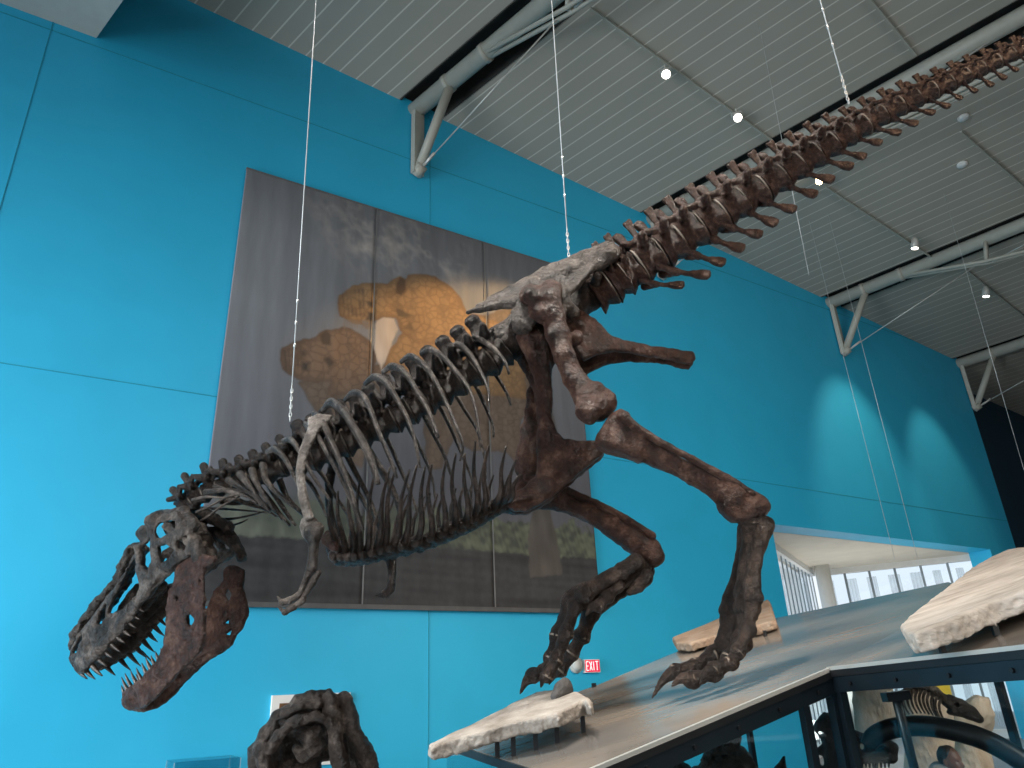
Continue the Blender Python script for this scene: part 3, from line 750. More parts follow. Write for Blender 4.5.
# ------------------------------------------------------------------ the mounted skeleton
BODY_Y = 5.6
FB = Frame((0, BODY_Y, 0), (1, 0, 0), (0, 0, 1), (0, -1, 0))
_tb = FB.world(FB.px(585, 298, 0)); _ty = math.radians(17)
FT = Frame((_tb[0], _tb[1], 0), (math.cos(_ty), -math.sin(_ty), 0), (0, 0, 1), (-math.sin(_ty), -math.cos(_ty), 0))
_k = lambda a: a[0] * RGT + a[1] * UPV + a[2] * FWD
_u = np.array([.649, .760, -.046]); _u /= np.linalg.norm(_u)
_w = np.array([-.32, .20, -.925]); _w -= _u * (_u @ _w); _w /= np.linalg.norm(_w)
_ku, _kw = _k(_u), _k(_w); _kv = np.cross(_kw, _ku)
FS = Frame(CAM + ray(150, 600) * 5.62, _ku, _kv, _kw)
SKEL = empty('tyrannosaur_skeleton', FB.world(FB.px(690, 690, .35)) * np.array([1, 1, 0]) + np.array([0, 0, 1.5]),
             'mounted dark brown tyrannosaur skeleton striding down the sloped case with its tail raised', 'dinosaur skeleton')
GB, GR, GG = M['bone'], M['bone_red'], M['bone_grey']

# ---- skull
TIP = FS.px(70, 657, .08)[0]; OCC = FS.px(186, 522, .25)[0]
def wid(u):                     # half width of the skull at u
    t = np.clip((u - TIP) / (OCC - TIP), 0, 1)
    return .075 + .075 * np.clip(t / .12, 0, 1) + .03 * t + .07 * np.clip((t - .45) / .4, 0, 1)
def sp(x, y):
    w = .2
    for _ in range(4): q = FS.px(x, y, w); w = float(wid(q[0]))
    return (q[0], q[1])
SP = lambda pts: [sp(x, y) for x, y in pts]
outline = SP([(67, 658), (70, 645), (78, 630), (90, 614), (102, 595), (115, 580), (123, 566), (130, 551), (135, 545), (133, 533), (139, 524), (148, 516), (160, 512), (170, 510),
              (181, 514), (188, 524), (193, 537), (197, 549), (190, 557), (175, 566), (163, 575), (151, 589), (141, 605), (131, 621), (121, 634), (107, 649), (96, 662), (84, 672), (74, 670)])
_top = np.array([sp(x, y) for x, y in [(70, 645), (90, 614), (115, 580), (130, 551), (148, 516), (170, 510), (188, 524)]]); _top = _top[np.argsort(_top[:, 0])]
def swall(U, V):
    t = np.clip((np.interp(U, _top[:, 0], _top[:, 1]) - V) / .28, 0, 1)
    return wid(U) * (.62 + .38 * np.sqrt(t))
hol = [SP(p) for p in (
    [(107, 614), (110, 601), (117, 584), (130, 559), (136, 567), (141, 586), (134, 598), (121, 610)],       # antorbital opening
    [(95, 626), (97, 611), (104, 605), (105, 617), (100, 624)],                                             # small maxillary opening
    [(138, 548), (147, 539), (152, 558), (150, 573), (141, 564)],                                           # orbit
    [(157, 547), (166, 543), (175, 550), (171, 558), (163, 563)],                                           # lateral opening
    [(149, 530), (155, 522), (173, 521), (174, 528), (168, 534), (160, 539), (153, 539)], [(178, 541), (187, 535), (191, 542), (185, 550), (179, 549)])]                              # upper temporal opening
nar = SP([(70, 655), (73, 645), (79, 633), (80, 640), (75, 652)])
B = Bone(.0085, .022)
B.plate(outline, swall, .024, .02, hol + [nar], both=True)
# roof and snout ridge
ridge = [FS.px(x, y, 0) for x, y in [(72, 646), (80, 632), (92, 616), (104, 599), (117, 583), (128, 563), (136, 548)]]
B.chain([(q[0], q[1] - .02, 0, r) for q, r in zip(ridge, (.035, .045, .05, .048, .045, .05, .06))], flat=1.9)
for s in (1, -1):
    def SQ(x, y, f=.9, s=s): a = sp(x, y); return (a[0], a[1], s * float(wid(a[0])) * f)
    B.ell(SQ(137, 533, .72), (.065, .055, .05)); B.ell(SQ(147, 519, .7), (.07, .05, .06))        # brow bosses
    B.seg(SQ(148, 516, .5), SQ(170, 511, .45), .045, .04); B.seg(SQ(170, 511, .45), SQ(188, 526, .75), .04, .05)
    B.seg(SQ(152, 530), SQ(156, 560), .018, .028); B.seg(SQ(156, 560), SQ(148, 590), .03, .034)  # postorbital bar, jugal
    B.seg(SQ(195, 549), SQ(165, 573), .028, .022); B.seg(SQ(165, 573), SQ(145, 596), .022, .028)
    B.seg(SQ(136, 548), SQ(143, 590), .032, .025); B.seg(SQ(130, 612), SQ(100, 650), .05, .055); B.seg(SQ(100, 650), SQ(80, 664), .055, .06)
    B.seg(SQ(172, 530, .8), SQ(192, 545, .9), .03, .035)
    B.seg(SQ(192, 540, .85), SQ(197, 557, .95), .04, .045)                                        # quadrate
    B.seg(SQ(160, 543), SQ(182, 531), .018, .024)
    # palate strut
    B.seg(SQ(110, 632, .35), SQ(150, 586, .4), .03, .035)
# palate closing the roof of the mouth
pal = [sp(x, y) for x, y in [(84, 664), (100, 648), (118, 628), (136, 606), (147, 595)]]
for (a, b) in zip(pal[:-1], pal[1:]):
    wa, wb = float(wid(a[0])) * .8, float(wid(b[0])) * .8
    for f_ in (-.8, -.4, 0, .4, .8): B.seg((a[0], a[1] + .05, wa * f_), (b[0], b[1] + .05, wb * f_), .035, .035)
# braincase and occipital wing
bc = FS.px(186, 530, 0); B.ell((bc[0], bc[1] - .10, 0), (.11, .17, .15)); B.ell((bc[0] + .09, bc[1] - .09, 0), (.06, .06, .06)); B.ell((bc[0] + .02, bc[1] - .26, 0), (.06, .10, .10))
B.plate([(bc[0] - .03, bc[1] + .06), (bc[0] + .05, bc[1] + .05), (bc[0] + .06, bc[1] - .12), (bc[0] - .01, bc[1] - .14)], 0, .20, .02)
B.ell((bc[0] - .05, bc[1] + .05, 0), (.05, .04, .15))
skull = FS.bone('skull', B, M['bone_skull'], SKEL, .008, 30, .0045); skull['label'] = 'grey brown skull with large openings, jaws agape'
def tooth(frame, base, tip, r, parent, bend=(0, 0, 0)):
    b, t = np.array(base, float), np.array(tip, float); P = [b + (t - b) * k + np.array(bend) * math.sin(math.pi * k) for k in np.linspace(0, 1, 7)]
    rr = [r * (1 - .86 * (k ** 1.4)) for k in np.linspace(0, 1, 7)]
    return MB().tube([frame.world(p) for p in P], rr, 9).build('tooth', M['tooth'], parent, True)
up = [(78, 671, 13), (84, 670, 15), (90, 665, 17), (97, 659, 20), (104, 652, 17), (111, 645, 19), (117, 638, 14), (123, 631, 15), (129, 624, 12), (134, 617, 9), (139, 610, 7)]
for i, (x, y, l) in enumerate(up):
    a = sp(x, y); wv = float(wid(a[0])) * .97; L = l * .0082
    for s in (1, -1):
        Ls = L * (.62 if (s == 1 and 2 < i) else 1)
        tooth(FS, (a[0], a[1] + .03, s * wv * .96), (a[0] + .012 + Ls * .12, a[1] - Ls, s * wv * .93), .022 if i < 8 else .016, skull, (-.006, 0, 0))

# ---- lower jaw
JT = FS.px(128, 702, .05)[0]; JE = FS.px(206, 560, .3)[0]
def jw(u):
    t = np.clip((u - JT) / (JE - JT), 0, 1); return .045 + .055 * np.clip(t / .15, 0, 1) + .145 * t
def jp(x, y):
    w = .2
    for _ in range(4): q = FS.px(x, y, w); w = float(jw(q[0]))
    return (q[0], q[1])
JP = lambda pts: [jp(x, y) for x, y in pts]
jaw_out = JP([(177, 569), (185, 560), (195, 554), (206, 555), (216, 559), (205, 567), (200, 577), (202, 590), (205, 610), (205, 634), (201, 651), (190, 663), (178, 674), (168, 684), (158, 697), (145, 708),
              (130, 711), (122, 700), (123, 692), (133, 685), (141, 679), (150, 668), (160, 657), (166, 645), (167, 620), (168, 600), (174, 586)])
jh = [JP([(188, 615), (192, 614), (195, 619), (193, 626), (188, 625)]), JP([(169, 618), (171.5, 617), (171.5, 622), (169, 622)]), JP([(176, 596), (180, 597), (178, 602)])]
B = Bone(.0085, .02)
B.plate(jaw_out, lambda U, V: jw(U), .026, .022, jh)
def jr(x, y):
    w = -.2
    for _ in range(4): q = FS.px(x, y, w); w = -float(jw(q[0]))
    return (q[0], q[1])
JR = lambda pts: [jr(x, y) for x, y in pts]
B.plate(JR([(224, 571), (228, 565), (236, 565), (244, 570), (243, 587), (248, 606), (248, 613), (243, 628), (234, 642), (221, 653), (201, 667), (182, 686), (166, 703), (155, 709), (144, 713), (133, 711), (129, 703), (142, 694), (160, 676), (180, 655), (196, 634), (206, 610), (215, 590), (225, 579)]),
        lambda U, V: -jw(U), .024, .02, [JR([(225, 595), (229, 588), (233, 594), (229, 601)]), JR([(225, 623), (230, 618), (230, 625)]), JR([(224, 635), (233, 629), (231, 636)])])
for s in (1, -1):
    def JQ(x, y, f=1.0, s=s): a = jp(x, y); return (a[0], a[1], s * float(jw(a[0])) * f)
    B.seg(JQ(128, 700), JQ(160, 672), .045, .042); B.seg(JQ(160, 672), JQ(185, 645), .042, .03)
    if s == 1: B.seg(JQ(180, 566), JQ(212, 560) if s == 1 else JQ(200, 562), .022, .03); 
    if s == 1: B.seg(JQ(202, 570), JQ(203, 600), .02); B.seg(JQ(172, 590), JQ(170, 640), .018, .02); B.seg(JQ(170, 640), JQ(202, 634), .016)
    B.ell(JQ(180, 650, 1.06), (.05, .03, .02), k=.02)
B.seg((JT + .02, jp(130, 703)[1], -.05), (JT + .02, jp(130, 703)[1], .05), .042)
jaw = FS.bone('lower_jaw', B, GR, SKEL, .007, 30, .004); jaw['label'] = 'reddish brown lower jaw, dropped wide open'
lo = [(124, 694, 8), (127, 690, 13), (131, 687, 14), (136, 683, 12), (141, 679, 11), (146, 673, 10), (150, 668, 10), (154, 664, 8), (158, 659, 7), (162, 654, 5)]
for x, y, l in lo:
    a = jp(x, y); wv = float(jw(a[0])); L = l * .0085
    for s in (1, -1): tooth(FS, (a[0], a[1] - .03, s * wv), (a[0] + .015, a[1] + L, s * wv * .98), .018, jaw, (-.004, 0, 0))
MB().tube([FS.world(FS.px(142, 651, -.05)), FS.world(FS.px(155, 665, .05))], .006, 8).build('jaw_support_rod', M['black'], SKEL)
q0 = FS.px(196, 530, 0)

# ---- vertebra prototypes (unit = spacing along the column), copied down the column
def proto_mesh(B, name, amp, freq):
    V, F = B.mesh(name, amp, freq); me = bpy.data.meshes.new(name)
    me.from_pydata([tuple(p) for p in V], [], [tuple(f) for f in F]); me.update()
    me.polygons.foreach_set('use_smooth', [True] * len(me.polygons)); return me
def centrum(B, ru, rm, rw=1.0):
    B.seg((-.44, 0, 0), (0, 0, 0), ru, rm, rw, k=.08).seg((0, 0, 0), (.44, 0, 0), rm, ru, rw, k=.08)
    # flat ends
    return B
def cut_ends(B, e):
    B.plate([(e, -3), (e + 2, -3), (e + 2, 1.02), (e, 1.02)], 0, 3, .01, sub=True, k=.03); B.plate([(-e - 2, -3), (-e, -3), (-e, 1.02), (-e - 2, 1.02)], 0, 3, .01, sub=True, k=.03)
    return B
def dorsal_proto():
    B = Bone(.045, .12); centrum(B, .76, .46); cut_ends(B, .47)
    B.seg((0, .55, 0), (.05, 1.05, 0), .36, .30)
    for s in (1, -1):
        B.seg((0, .95, .1 * s), (.08, 1.22, 1.0 * s), .32, .20); B.seg((-.05, .55, .2 * s), (-.1, .55, .55 * s), .15, .13)
        B.seg((-.2, 1.1, .2 * s), (-.62, 1.22, .22 * s), .17, .13); B.seg((.2, 1.1, .2 * s), (.6, 1.2, .2 * s), .16, .12)
    B.plate([(-.44, .95), (.46, .95), (.52, 1.6), (.50, 2.25), (-.26, 2.25), (-.40, 1.6)], 0, .11, .08); B.ell((.1, 2.25, 0), (.44, .26, .24))
    return proto_mesh(B, 'dorsal_vertebra', .035, 5.5)
def cervical_proto():
    B = Bone(.045, .12); centrum(B, .58, .38); cut_ends(B, .48)
    B.seg((0, .45, 0), (.05, .85, 0), .36, .3)
    for s in (1, -1):
        B.seg((0, .75, .15 * s), (.2, .55, .85 * s), .24, .17); B.seg((-.15, .85, .3 * s), (-.6, 1.0, .48 * s), .2, .15); B.seg((.15, .9, .3 * s), (.58, 1.12, .48 * s), .2, .16)
    B.plate([(-.36, .65), (.36, .65), (.20, 1.65), (-.26, 1.7)], 0, .18, .12); B.ell((-.03, 1.7, 0), (.27, .20, .26))
    return proto_mesh(B, 'cervical_vertebra', .035, 5.5)
def caudal_proto(wing):
    B = Bone(.035, .10); centrum(B, .70, .47); cut_ends(B, .46)
    B.seg((0, .5, 0), (.05, .85, 0), .34, .26)
    # spine: a narrow plate leaning back, flared at its top edge; a second flared flap ahead of it
    B.plate([(.06, .75), (.40, .75), (.30, 1.2), (.44, 1.66), (.34, 1.84), (.06, 1.76), (.02, 1.3)], 0, .09, .06); B.seg((.12, 1.72, 0), (.36, 1.74, 0), .12)
    B.plate([(-.34, .72), (-.02, .72), (-.22, 1.15), (-.26, 1.5), (-.40, 1.68), (-.70, 1.62), (-.60, 1.2)], -.10, .11, .07)
    for s in (1, -1):
        B.seg((-.1, .78, .18 * s), (-.58, .98, .2 * s), .14, .10); pass
        B.seg((.2, .85, .18 * s), (.58, 1.0, .16 * s), .15, .10)
        if wing: B.plate([(-.25, .2), (.25, .2), (.42, .55), (.12, .62), (-.2, .5)], s * .8, .10, .06, k=.2); B.seg((0, .3, .4 * s), (.12, .4, 1.15 * s), .22, .14)
        else: B.seg((0, .25, .35 * s), (.1, .3, .75 * s), .16, .1)
    return proto_mesh(B, 'caudal_vertebra', .05, 6.0)
def chevron_proto():           # unit = its length; root at 0, hangs along +u
    B = Bone(.022, .05)
    for s in (1, -1): B.seg((-.02, 0, .13 * s), (.30, -.01, .02 * s), .085, .065)
    B.seg((.25, 0, 0), (.70, -.02, 0), .06, .062); B.plate([(.62, .04), (.80, .10), (.97, .09), (1.0, -.02), (.94, -.12), (.75, -.12), (.62, -.06)], 0, .05, .04)
    return proto_mesh(B, 'chevron', .012, 14)
DP, CP, KP, KT, VP = dorsal_proto(), cervical_proto(), caudal_proto(True), caudal_proto(False), chevron_proto()
DISC = bpy.data.meshes.new('spacer_disc')
_t = MB().tube([(-.05, 0, 0), (-.035, 0, 0), (.035, 0, 0), (.05, 0, 0)], [.66, .725, .725, .66], 24)
DISC.from_pydata(_t.v, [], _t.f); DISC.update()
def put(me, name, frame, q, du, dv, scale, mat, parent=None, w_tilt=0.0):
    """place a prototype at local point q, u axis along du (in u,v), scaled"""
    U = np.array([du[0], du[1], 0.0]); U /= np.linalg.norm(U); Vv = np.array([-U[1], U[0], 0.0])
    Wd = np.array([0, 0, 1.0])
    ax = [a @ frame.A for a in (U, Vv, Wd)]; P = frame.world(q)
    o = bpy.data.objects.new(name, me); COL.objects.link(o)
    if len(me.materials) == 0: me.materials.append(mat)
    Mx = Matrix([[ax[0][i] * scale[0], ax[1][i] * scale[1], ax[2][i] * scale[2], P[i]] for i in range(3)] + [[0, 0, 0, 1]])
    o.matrix_basis = Mx
    if parent is not None: set_parent(o, parent)
    return o

# ---- neck
neck = [(187, 507), (198, 498), (211, 491), (226, 486.5), (242, 483), (259, 478), (275.5, 471), (291, 463)]
spine_tip = [(176, 491), (186, 472), (202, 464), (224, 458), (239, 460), (256, 452), (268, 455), (285, 445)]
for i, (x, y) in enumerate(neck):
    q = FB.px(x, y); a = FB.px(*neck[max(0, i - 1)]); b = FB.px(*neck[min(len(neck) - 1, i + 1)])
    d = (b - a)[:2]; L = np.linalg.norm(d) / (2 if 0 < i < len(neck) - 1 else 1)
    o = put(CP, 'cervical_vertebra', FB, q, d, None, (L * 1.0, L * (1.15, 1.3, 1.2, 1.05, .98, 1.0, 1.05, 1.1)[i], L * 1.25), GB, SKEL)
    if 0 < i: dsc = put(DISC, 'spacer_disc', FB, (a[:3] + q) / 2 if i else q, d, None, (L * .6, L * .84, L * .94), M['disc'], o)
# neck to skull link
MB().tube([FS.world((q0[0], q0[1] - .1, 0)), FB.world(FB.px(187, 506)) - np.array([.05, 0, .03])], .06, 12).build('occipital_link', GB, SKEL, True)

# ---- back
back = [(x, y + 2) for x, y in ((306, 459), (322, 453), (338, 446), (354, 438.5), (370, 430.5), (386, 422), (402, 413.5), (418, 404.5), (434, 395), (450, 385), (466, 375), (482, 365), (498, 354.5))]
for i, (x, y) in enumerate(back):
    q = FB.px(x, y); a = FB.px(*back[max(0, i - 1)]); b = FB.px(*back[min(len(back) - 1, i + 1)])
    d = (b - a)[:2]; L = np.linalg.norm(d) / (2 if 0 < i < len(back) - 1 else 1)
    o = put(DP, 'dorsal_vertebra', FB, q, d, None, (L * 1.0, L * 1.12, L * 1.12), GB, SKEL)
    if i: put(DISC, 'spacer_disc', FB, (q + a) / 2, d, None, (L * .45, L * 1.10, L * 1.10), M['disc'], o)
# ---- sacrum: five fused vertebrae between the hip blades
B = Bone(.014, .05)
sac = [(512, 345), (529, 334), (546, 324), (563, 314), (580, 304), (594, 296)]
for i, (x, y) in enumerate(sac):
    q = FB.pr(x, y, 0, 1)
    B.ell((q[0], q[1], 0), (.085, .125, .12)); B.seg((q[0], q[1] + .1, 0), (q[0] + .06, q[1] + .30, 0), .06, .04)
    for s in (1, -1): B.seg((q[0], q[1] + .05, .05 * s), (q[0] + .02, q[1] + .08, .22 * s), .05, .04)
    if i: B.seg(pq[:3], q[:3], .10)
    pq = q
FB.bone('sacrum', B, GB, SKEL, .008, 22)
# ---- tail
cent = [(602, 292), (618, 281.5), (631, 273), (650, 260), (671, 247), (690, 234.5), (711.5, 221), (732.5, 207.5), (752, 195), (772.5, 182.5), (791, 170.5), (808, 159.5), (825, 148.5), (842, 138.5), (857, 129.5), (874, 119.5),
        (892, 110), (909.5, 101.5), (925.5, 94), (942.5, 86.5), (959, 79), (974.5, 71.5), (990, 64.5), (1005.5, 57.5), (1020, 51), (1034, 45), (1048, 39), (1061, 33.5), (1073.5, 28), (1085.5, 22.5), (1097, 17.5), (1108, 12.5), (1118, 8), (1127, 4)]
rad = np.interp(np.arange(len(cent)), [0, 2, 5, 9, 14, 18, 22, 27, 33], [19, 19, 18.5, 15.5, 12, 10, 8, 7, 4])
for i, (x, y) in enumerate(cent):
    q = FT.px(x, y); a = FT.px(*cent[max(0, i - 1)]); b = FT.px(*cent[min(len(cent) - 1, i + 1)])
    d = (b - a)[:2]; L = np.linalg.norm(d) / (2 if 0 < i < len(cent) - 1 else 1)
    rr = rad[i] * FT.scale(q) / .70; sc = max(rr, L * (.62 if i < 27 else .45))
    o = put(KP if 2 < i < 14 else KT, 'caudal_vertebra', FT, q, d, None, (L * .99, sc * (1.12 if i < 14 else 1.05), sc * .92), GR, SKEL)
    if i: put(DISC, 'spacer_disc', FT, (q + a) / 2, d, None, (L * (.9 if i % 2 else .5), rr * (1.0 if i % 2 else .96), rr * .93), M['disc'], o)
chev = [((648, 284), (684, 285)), ((667, 271), (710, 275)), ((691, 254), (725, 263)), ((709, 238), (744, 249)), ((727, 227), (762, 235)), ((744, 210), (777, 224)), ((762, 201), (796, 210)), ((784, 185), (817, 195)),
        ((800, 172), (834, 180)), ((819, 159), (853, 167)), ((836, 150), (866, 157)), ((853, 138), (882, 143)), ((872, 128), (901, 133)), ((890, 118), (918, 124)), ((909, 108), (935, 113)), ((928, 99), (950, 107)),
        ((946, 90), (962, 99)), ((961, 82), (977, 92)), ((977, 75), (993, 86)), ((990, 68), (1006, 79)), ((1003, 62), (1018, 71)), ((1018, 55), (1031, 64))]
for i, (a, b) in enumerate(chev):
    A_, B_ = FT.px(*a), FT.px(*b); d = (B_ - A_); L = np.linalg.norm(d)
    A2 = A_ - d * .12
    put(VP, 'chevron', FT, A2, d[:2], None, (L * 1.15, L * (1.1 if i < 2 else 1.35), L * 1.35), GR, SKEL)

# ---- ribs
def rib(pts, wv, rads, name='rib', mat=GB, mirror=True, frame=FB, flat=.7, n=26, left=True):
    P = catmull([frame.px(x, y, w) for (x, y), w in zip(pts, wv)], n)
    R = np.interp(np.linspace(0, 1, n), np.linspace(0, 1, len(rads)), rads)
    for s in ((1, -1) if mirror else (1,)):
        if s == 1 and not left: continue
        Q = P * np.array([1, 1, s])
        W = frame.world(Q)
        MB().tube(W, R, 9, flat=(frame.A[0], flat)).build(name, mat, SKEL, True)
ribs = [
 ([(267, 452), (275, 449.5), (285, 459), (294, 476), (303, 496)], (.12, .25, .34, .36, .34), (.022, .03, .028, .022, .015)),
 ([(283, 441), (291, 440), (300, 452), (313, 476), (332, 503)], (.12, .24, .36, .42, .40), (.022, .03, .026, .022, .014)),
 ([(305, 424), (314, 430), (327, 452), (340, 476), (352, 502), (361, 527)], (.14, .30, .40, .46, .44, .38), (.025, .03, .028, .026, .022, .018)),
 ([(314, 414), (322, 420), (331, 441), (342, 466), (352, 496), (363, 530)], (.14, .30, .42, .50, .50, .42), (.028, .038, .034, .03, .026, .02)),
 ([(323, 410), (331, 402.5), (343, 411), (354, 428), (364, 445), (372, 463), (378, 484)], (.13, .24, .38, .47, .52, .54, .54), (.03, .042, .042, .044, .044, .040, .03)),
 ([(345, 400), (353, 393), (363, 396), (371, 411), (378, 430), (388, 454), (397, 478)], (.13, .23, .33, .45, .52, .54, .52), (.024, .032, .032, .028, .026, .022, .016)),
 ([(365, 384), (374, 377), (386, 382), (398, 401), (408, 420), (415, 441), (420, 468)], (.13, .23, .34, .45, .52, .54, .50), (.026, .034, .034, .028, .024, .02, .014)),
 ([(383, 372), (392, 366.5), (405, 373), (418, 393), (429, 412), (438, 437)], (.13, .22, .34, .45, .52, .54), (.026, .034, .034, .028, .024, .02)),
 ([(401, 362), (410, 356.5), (423, 364), (436, 382), (447, 405), (457, 428), (463, 446), (460, 461)], (.13, .22, .34, .45, .51, .52, .50, .46), (.024, .032, .032, .026, .022, .018, .015, .011)),
 ([(421, 354), (430, 349.5), (443, 357), (457, 373), (470, 391), (478, 422), (480, 447)], (.12, .21, .32, .42, .47, .47, .44), (.024, .032, .03, .026, .02, .015, .011)),
 ([(449, 348), (458, 345), (468, 352), (479, 369), (488, 389), (489, 402)], (.12, .20, .30, .38, .42, .42), (.024, .032, .03, .024, .018, .012)),
 ([(473, 337), (482, 340.5), (494, 349), (505, 362), (509, 374)], (.12, .20, .28, .34, .34), (.022, .028, .026, .020, .014))]
for p, w, r in ribs: rib(p, w, r, mat=M['bone_skull'])
# neck ribs: short thick ones and long slender ones
for p, w, r in (([(263, 465), (266, 480), (278, 494), (296, 509)], (.2, .26, .28, .28), (.03, .022, .018, .010)),
                ([(252, 470), (256, 482), (266, 498), (275, 511)], (.2, .25, .26, .26), (.03, .022, .018, .010)),
                ([(240, 474), (248, 484), (260, 500), (270, 512)], (.18, .24, .25, .25), (.03, .022, .016, .010)),
                ([(228, 480), (240, 487), (255, 497), (262, 506)], (.16, .22, .24, .24), (.024, .018, .014, .008)),
                ([(215, 487), (230, 492), (246, 496), (258, 504)], (.15, .2, .22, .22), (.022, .016, .012, .008)),
                ([(205, 492), (216, 491), (236, 490), (250, 496)], (.15, .2, .2, .2), (.02, .016, .012, .008))):
    rib(p, w, [x * 1.25 for x in r], 'cervical_rib', M['bone_skull'], flat=.8, n=16)
for p in ([(196, 512), (212, 505), (228, 497), (242, 493)], [(195, 524), (210, 515), (222, 506), (240, 496)], [(192, 500), (205, 497), (222, 498), (236, 499)]):
    rib(p, (.18, .22, .22, .2), (.012, .012, .011, .008), 'cervical_rib', GG, False, n=14)
for p in ([(198, 508), (225, 509), (250, 511), (268, 513)], [(200, 520), (230, 519), (252, 515), (266, 511)], [(205, 529), (225, 527), (240, 523), (248, 519)]):
    rib(p, (-.18, -.2, -.2, -.2), (.016, .014, .011, .006), 'cervical_rib', GB, False, n=14)

# ---- belly ribs
base = catmull([FB.px(x, y, .05) for x, y in [(338, 553), (352, 554), (366, 553), (384, 548), (402, 545), (431, 538), (454, 528), (473, 519.5), (491, 508), (503, 502)]], 19)
tips = catmull([FB.px(x, y, .42) for x, y in [(329.5, 498), (338, 491), (349, 484), (360, 479), (375, 472), (390, 467), (396, 467), (410, 469), (417, 465), (425, 466), (432, 464), (446, 460), (456, 453), (465, 453), (475.5, 441), (489, 445), (506, 446), (516, 459.5), (520, 474)]], 19)
random.seed(11)
for i in range(19):
    b, t = base[i], tips[i]; jit = random.uniform(-.015, .015)
    mid1 = b * .72 + t * .28 + np.array([.03 + jit, -.05, .10]); mid2 = b * .35 + t * .65 + np.array([-.01 + jit, -.03, .05])
    P = catmull([b + np.array([-.06, 0, -.05]), b, mid1, mid2, t], 18)
    for s in (1, -1):
        R = np.interp(np.linspace(0, 1, 18), [0, .15, .5, 1], [.032, .034, .024, .008])
        MB().tube(FB.world(P * np.array([1, 1, s])), R, 8).build('gastralium', GB, SKEL, True)
    c = FB.px(*[np.interp(i, range(0, 19, 6), v) for v in ((342, 402, 454, 503), (553, 546, 529, 502))], 0)
for i in range(18):           # overlapping middle pieces along the belly line
    b = base[i]; b2 = base[i + 1]
    B = Bone(.012, .03); m = (b + b2) / 2; d = (b2 - b)[:2]; d /= np.linalg.norm(d)
    B.seg((m[0] - .05 * d[0], m[1] - .03, -.09), (m[0] + .06 * d[0], m[1] + .02, .09), .046, .036); B.seg((m[0] - .05, m[1] - .02, .09), (m[0] + .06, m[1] + .02, -.09), .044, .036)
    B.ell((m[0], m[1] - .01, 0), (.075, .055, .07))
    FB.bone('gastralium', B, GB, SKEL, .004, 40)
# sternum and coracoids
B = Bone(.011, .03)
B.plate(FB.poly([(333, 545), (345, 542), (362, 548), (362, 556), (348, 558), (336, 565), (331, 560)]), 0, .06, .03)
FB.bone('sternum', B, GB, SKEL, .006, 25)

# ---- shoulder blades and arms
def scapula(mirror):
    B = Bone(.0095, .02)
    B.plate(FB.poly([(304, 414), (314, 410), (330, 411), (327, 418), (318, 427), (311, 441), (306.5, 456), (304.5, 472), (307, 490), (311, 508), (314, 518), (306, 522), (301, 512), (298, 492), (296, 474), (297, 456), (301, 438), (306, 424)], .42),
            lambda U, V: .42 - .10 * np.clip((V - FB.px(300, 470, .42)[1]) / .5, 0, 1), .022, .018)
    B.plate(FB.poly([(298, 526), (300, 518), (308, 512), (316, 518), (321, 530), (318, 542), (310, 544), (301, 536)], .40), .36, .04, .03)
    return FB.bone('scapula', B, M['bone_lit'] if not mirror else GB, SKEL, .004, 30, .002, mirror)
scapula(False); scapula(True)
def coracoid(mirror):
    B = Bone(.010, .02); B.plate(FB.poly([(319, 537), (325, 529), (331, 529), (337, 536), (337, 549), (333, 551), (326, 547), (320, 543)], .3), lambda U, V: .26 + 0 * U, .022, .018)
    FB.bone('coracoid', B, GR, SKEL, .004, 30, 0, mirror)
coracoid(False); coracoid(True)
def arm(pt, hum, rad_, uln, f1, f2, mat):
    B = Bone(.0075, .015); B.ell(pt(*hum[0], 0)[:3], (.07, .075, .06)); B.ell(pt(hum[0][0] + 4, hum[0][1] - 4, 0)[:3], (.05, .05, .05))
    B.chain([pt(hum[0][0] + 1, hum[0][1] + 3, 6.5), pt(*hum[1], 5), pt(*hum[2], 4.6), pt(*hum[3], 6)]); FB.bone('humerus', B, mat, SKEL, .003, 45)
    B = Bone(.0075, .01); B.chain([pt(rad_[0][0], rad_[0][1], 4), pt((rad_[0][0] + rad_[1][0]) / 2, (rad_[0][1] + rad_[1][1]) / 2, 2.8), pt(*rad_[1], 3.4)]); FB.bone('radius', B, mat, SKEL, .002, 45)
    B = Bone(.0075, .01); B.chain([pt(uln[0][0], uln[0][1], 3.2), pt(*uln[1], 3.6), pt(*uln[2], 3)]); FB.bone('ulna', B, mat, SKEL, .002, 45)
    for name, f in (('finger', f1), ('finger', f2)):
        for j in range(len(f) - 1):
            B = Bone(.006, .008); a, b = pt(*f[j], 3.6), pt(*f[j + 1], 3.0); last = j == len(f) - 2
            B.seg(a[:3], b[:3], a[3] * (.85 if last else 1), a[3] * (.2 if last else .72))
            if not last: B.ell(b[:3], (b[3] * 1.15,) * 3)
            FB.bone('finger_bone' if not last else 'claw', B, mat, SKEL, .0015, 60)
LP = lambda x, y, r: FB.pr(x, y, .44, r)
arm(LP, [(313, 533), (313.5, 545), (313, 557), (311.5, 568)], [(308.5, 573), (300, 594)], [(318.5, 573), (313, 582), (303, 598)],
    [(299, 595), (290, 600), (282, 602.5), (277.5, 596.5)], [(303, 600), (294, 607), (285, 612), (278, 607)], GG)
# far arm: shares the tilt seen behind the belly ribs
RP = lambda x, y, r: FB.pr(x, y, -.44, r)
arm(RP, [(378, 541), (382, 547), (386, 552), (389, 557)], [(390, 561), (391, 582)], [(393, 560), (393, 572), (392, 582)],
    [(391, 583), (389, 589), (384, 593), (375.5, 596)], [(392, 584), (391, 590), (386, 595), (378, 597)], GB)

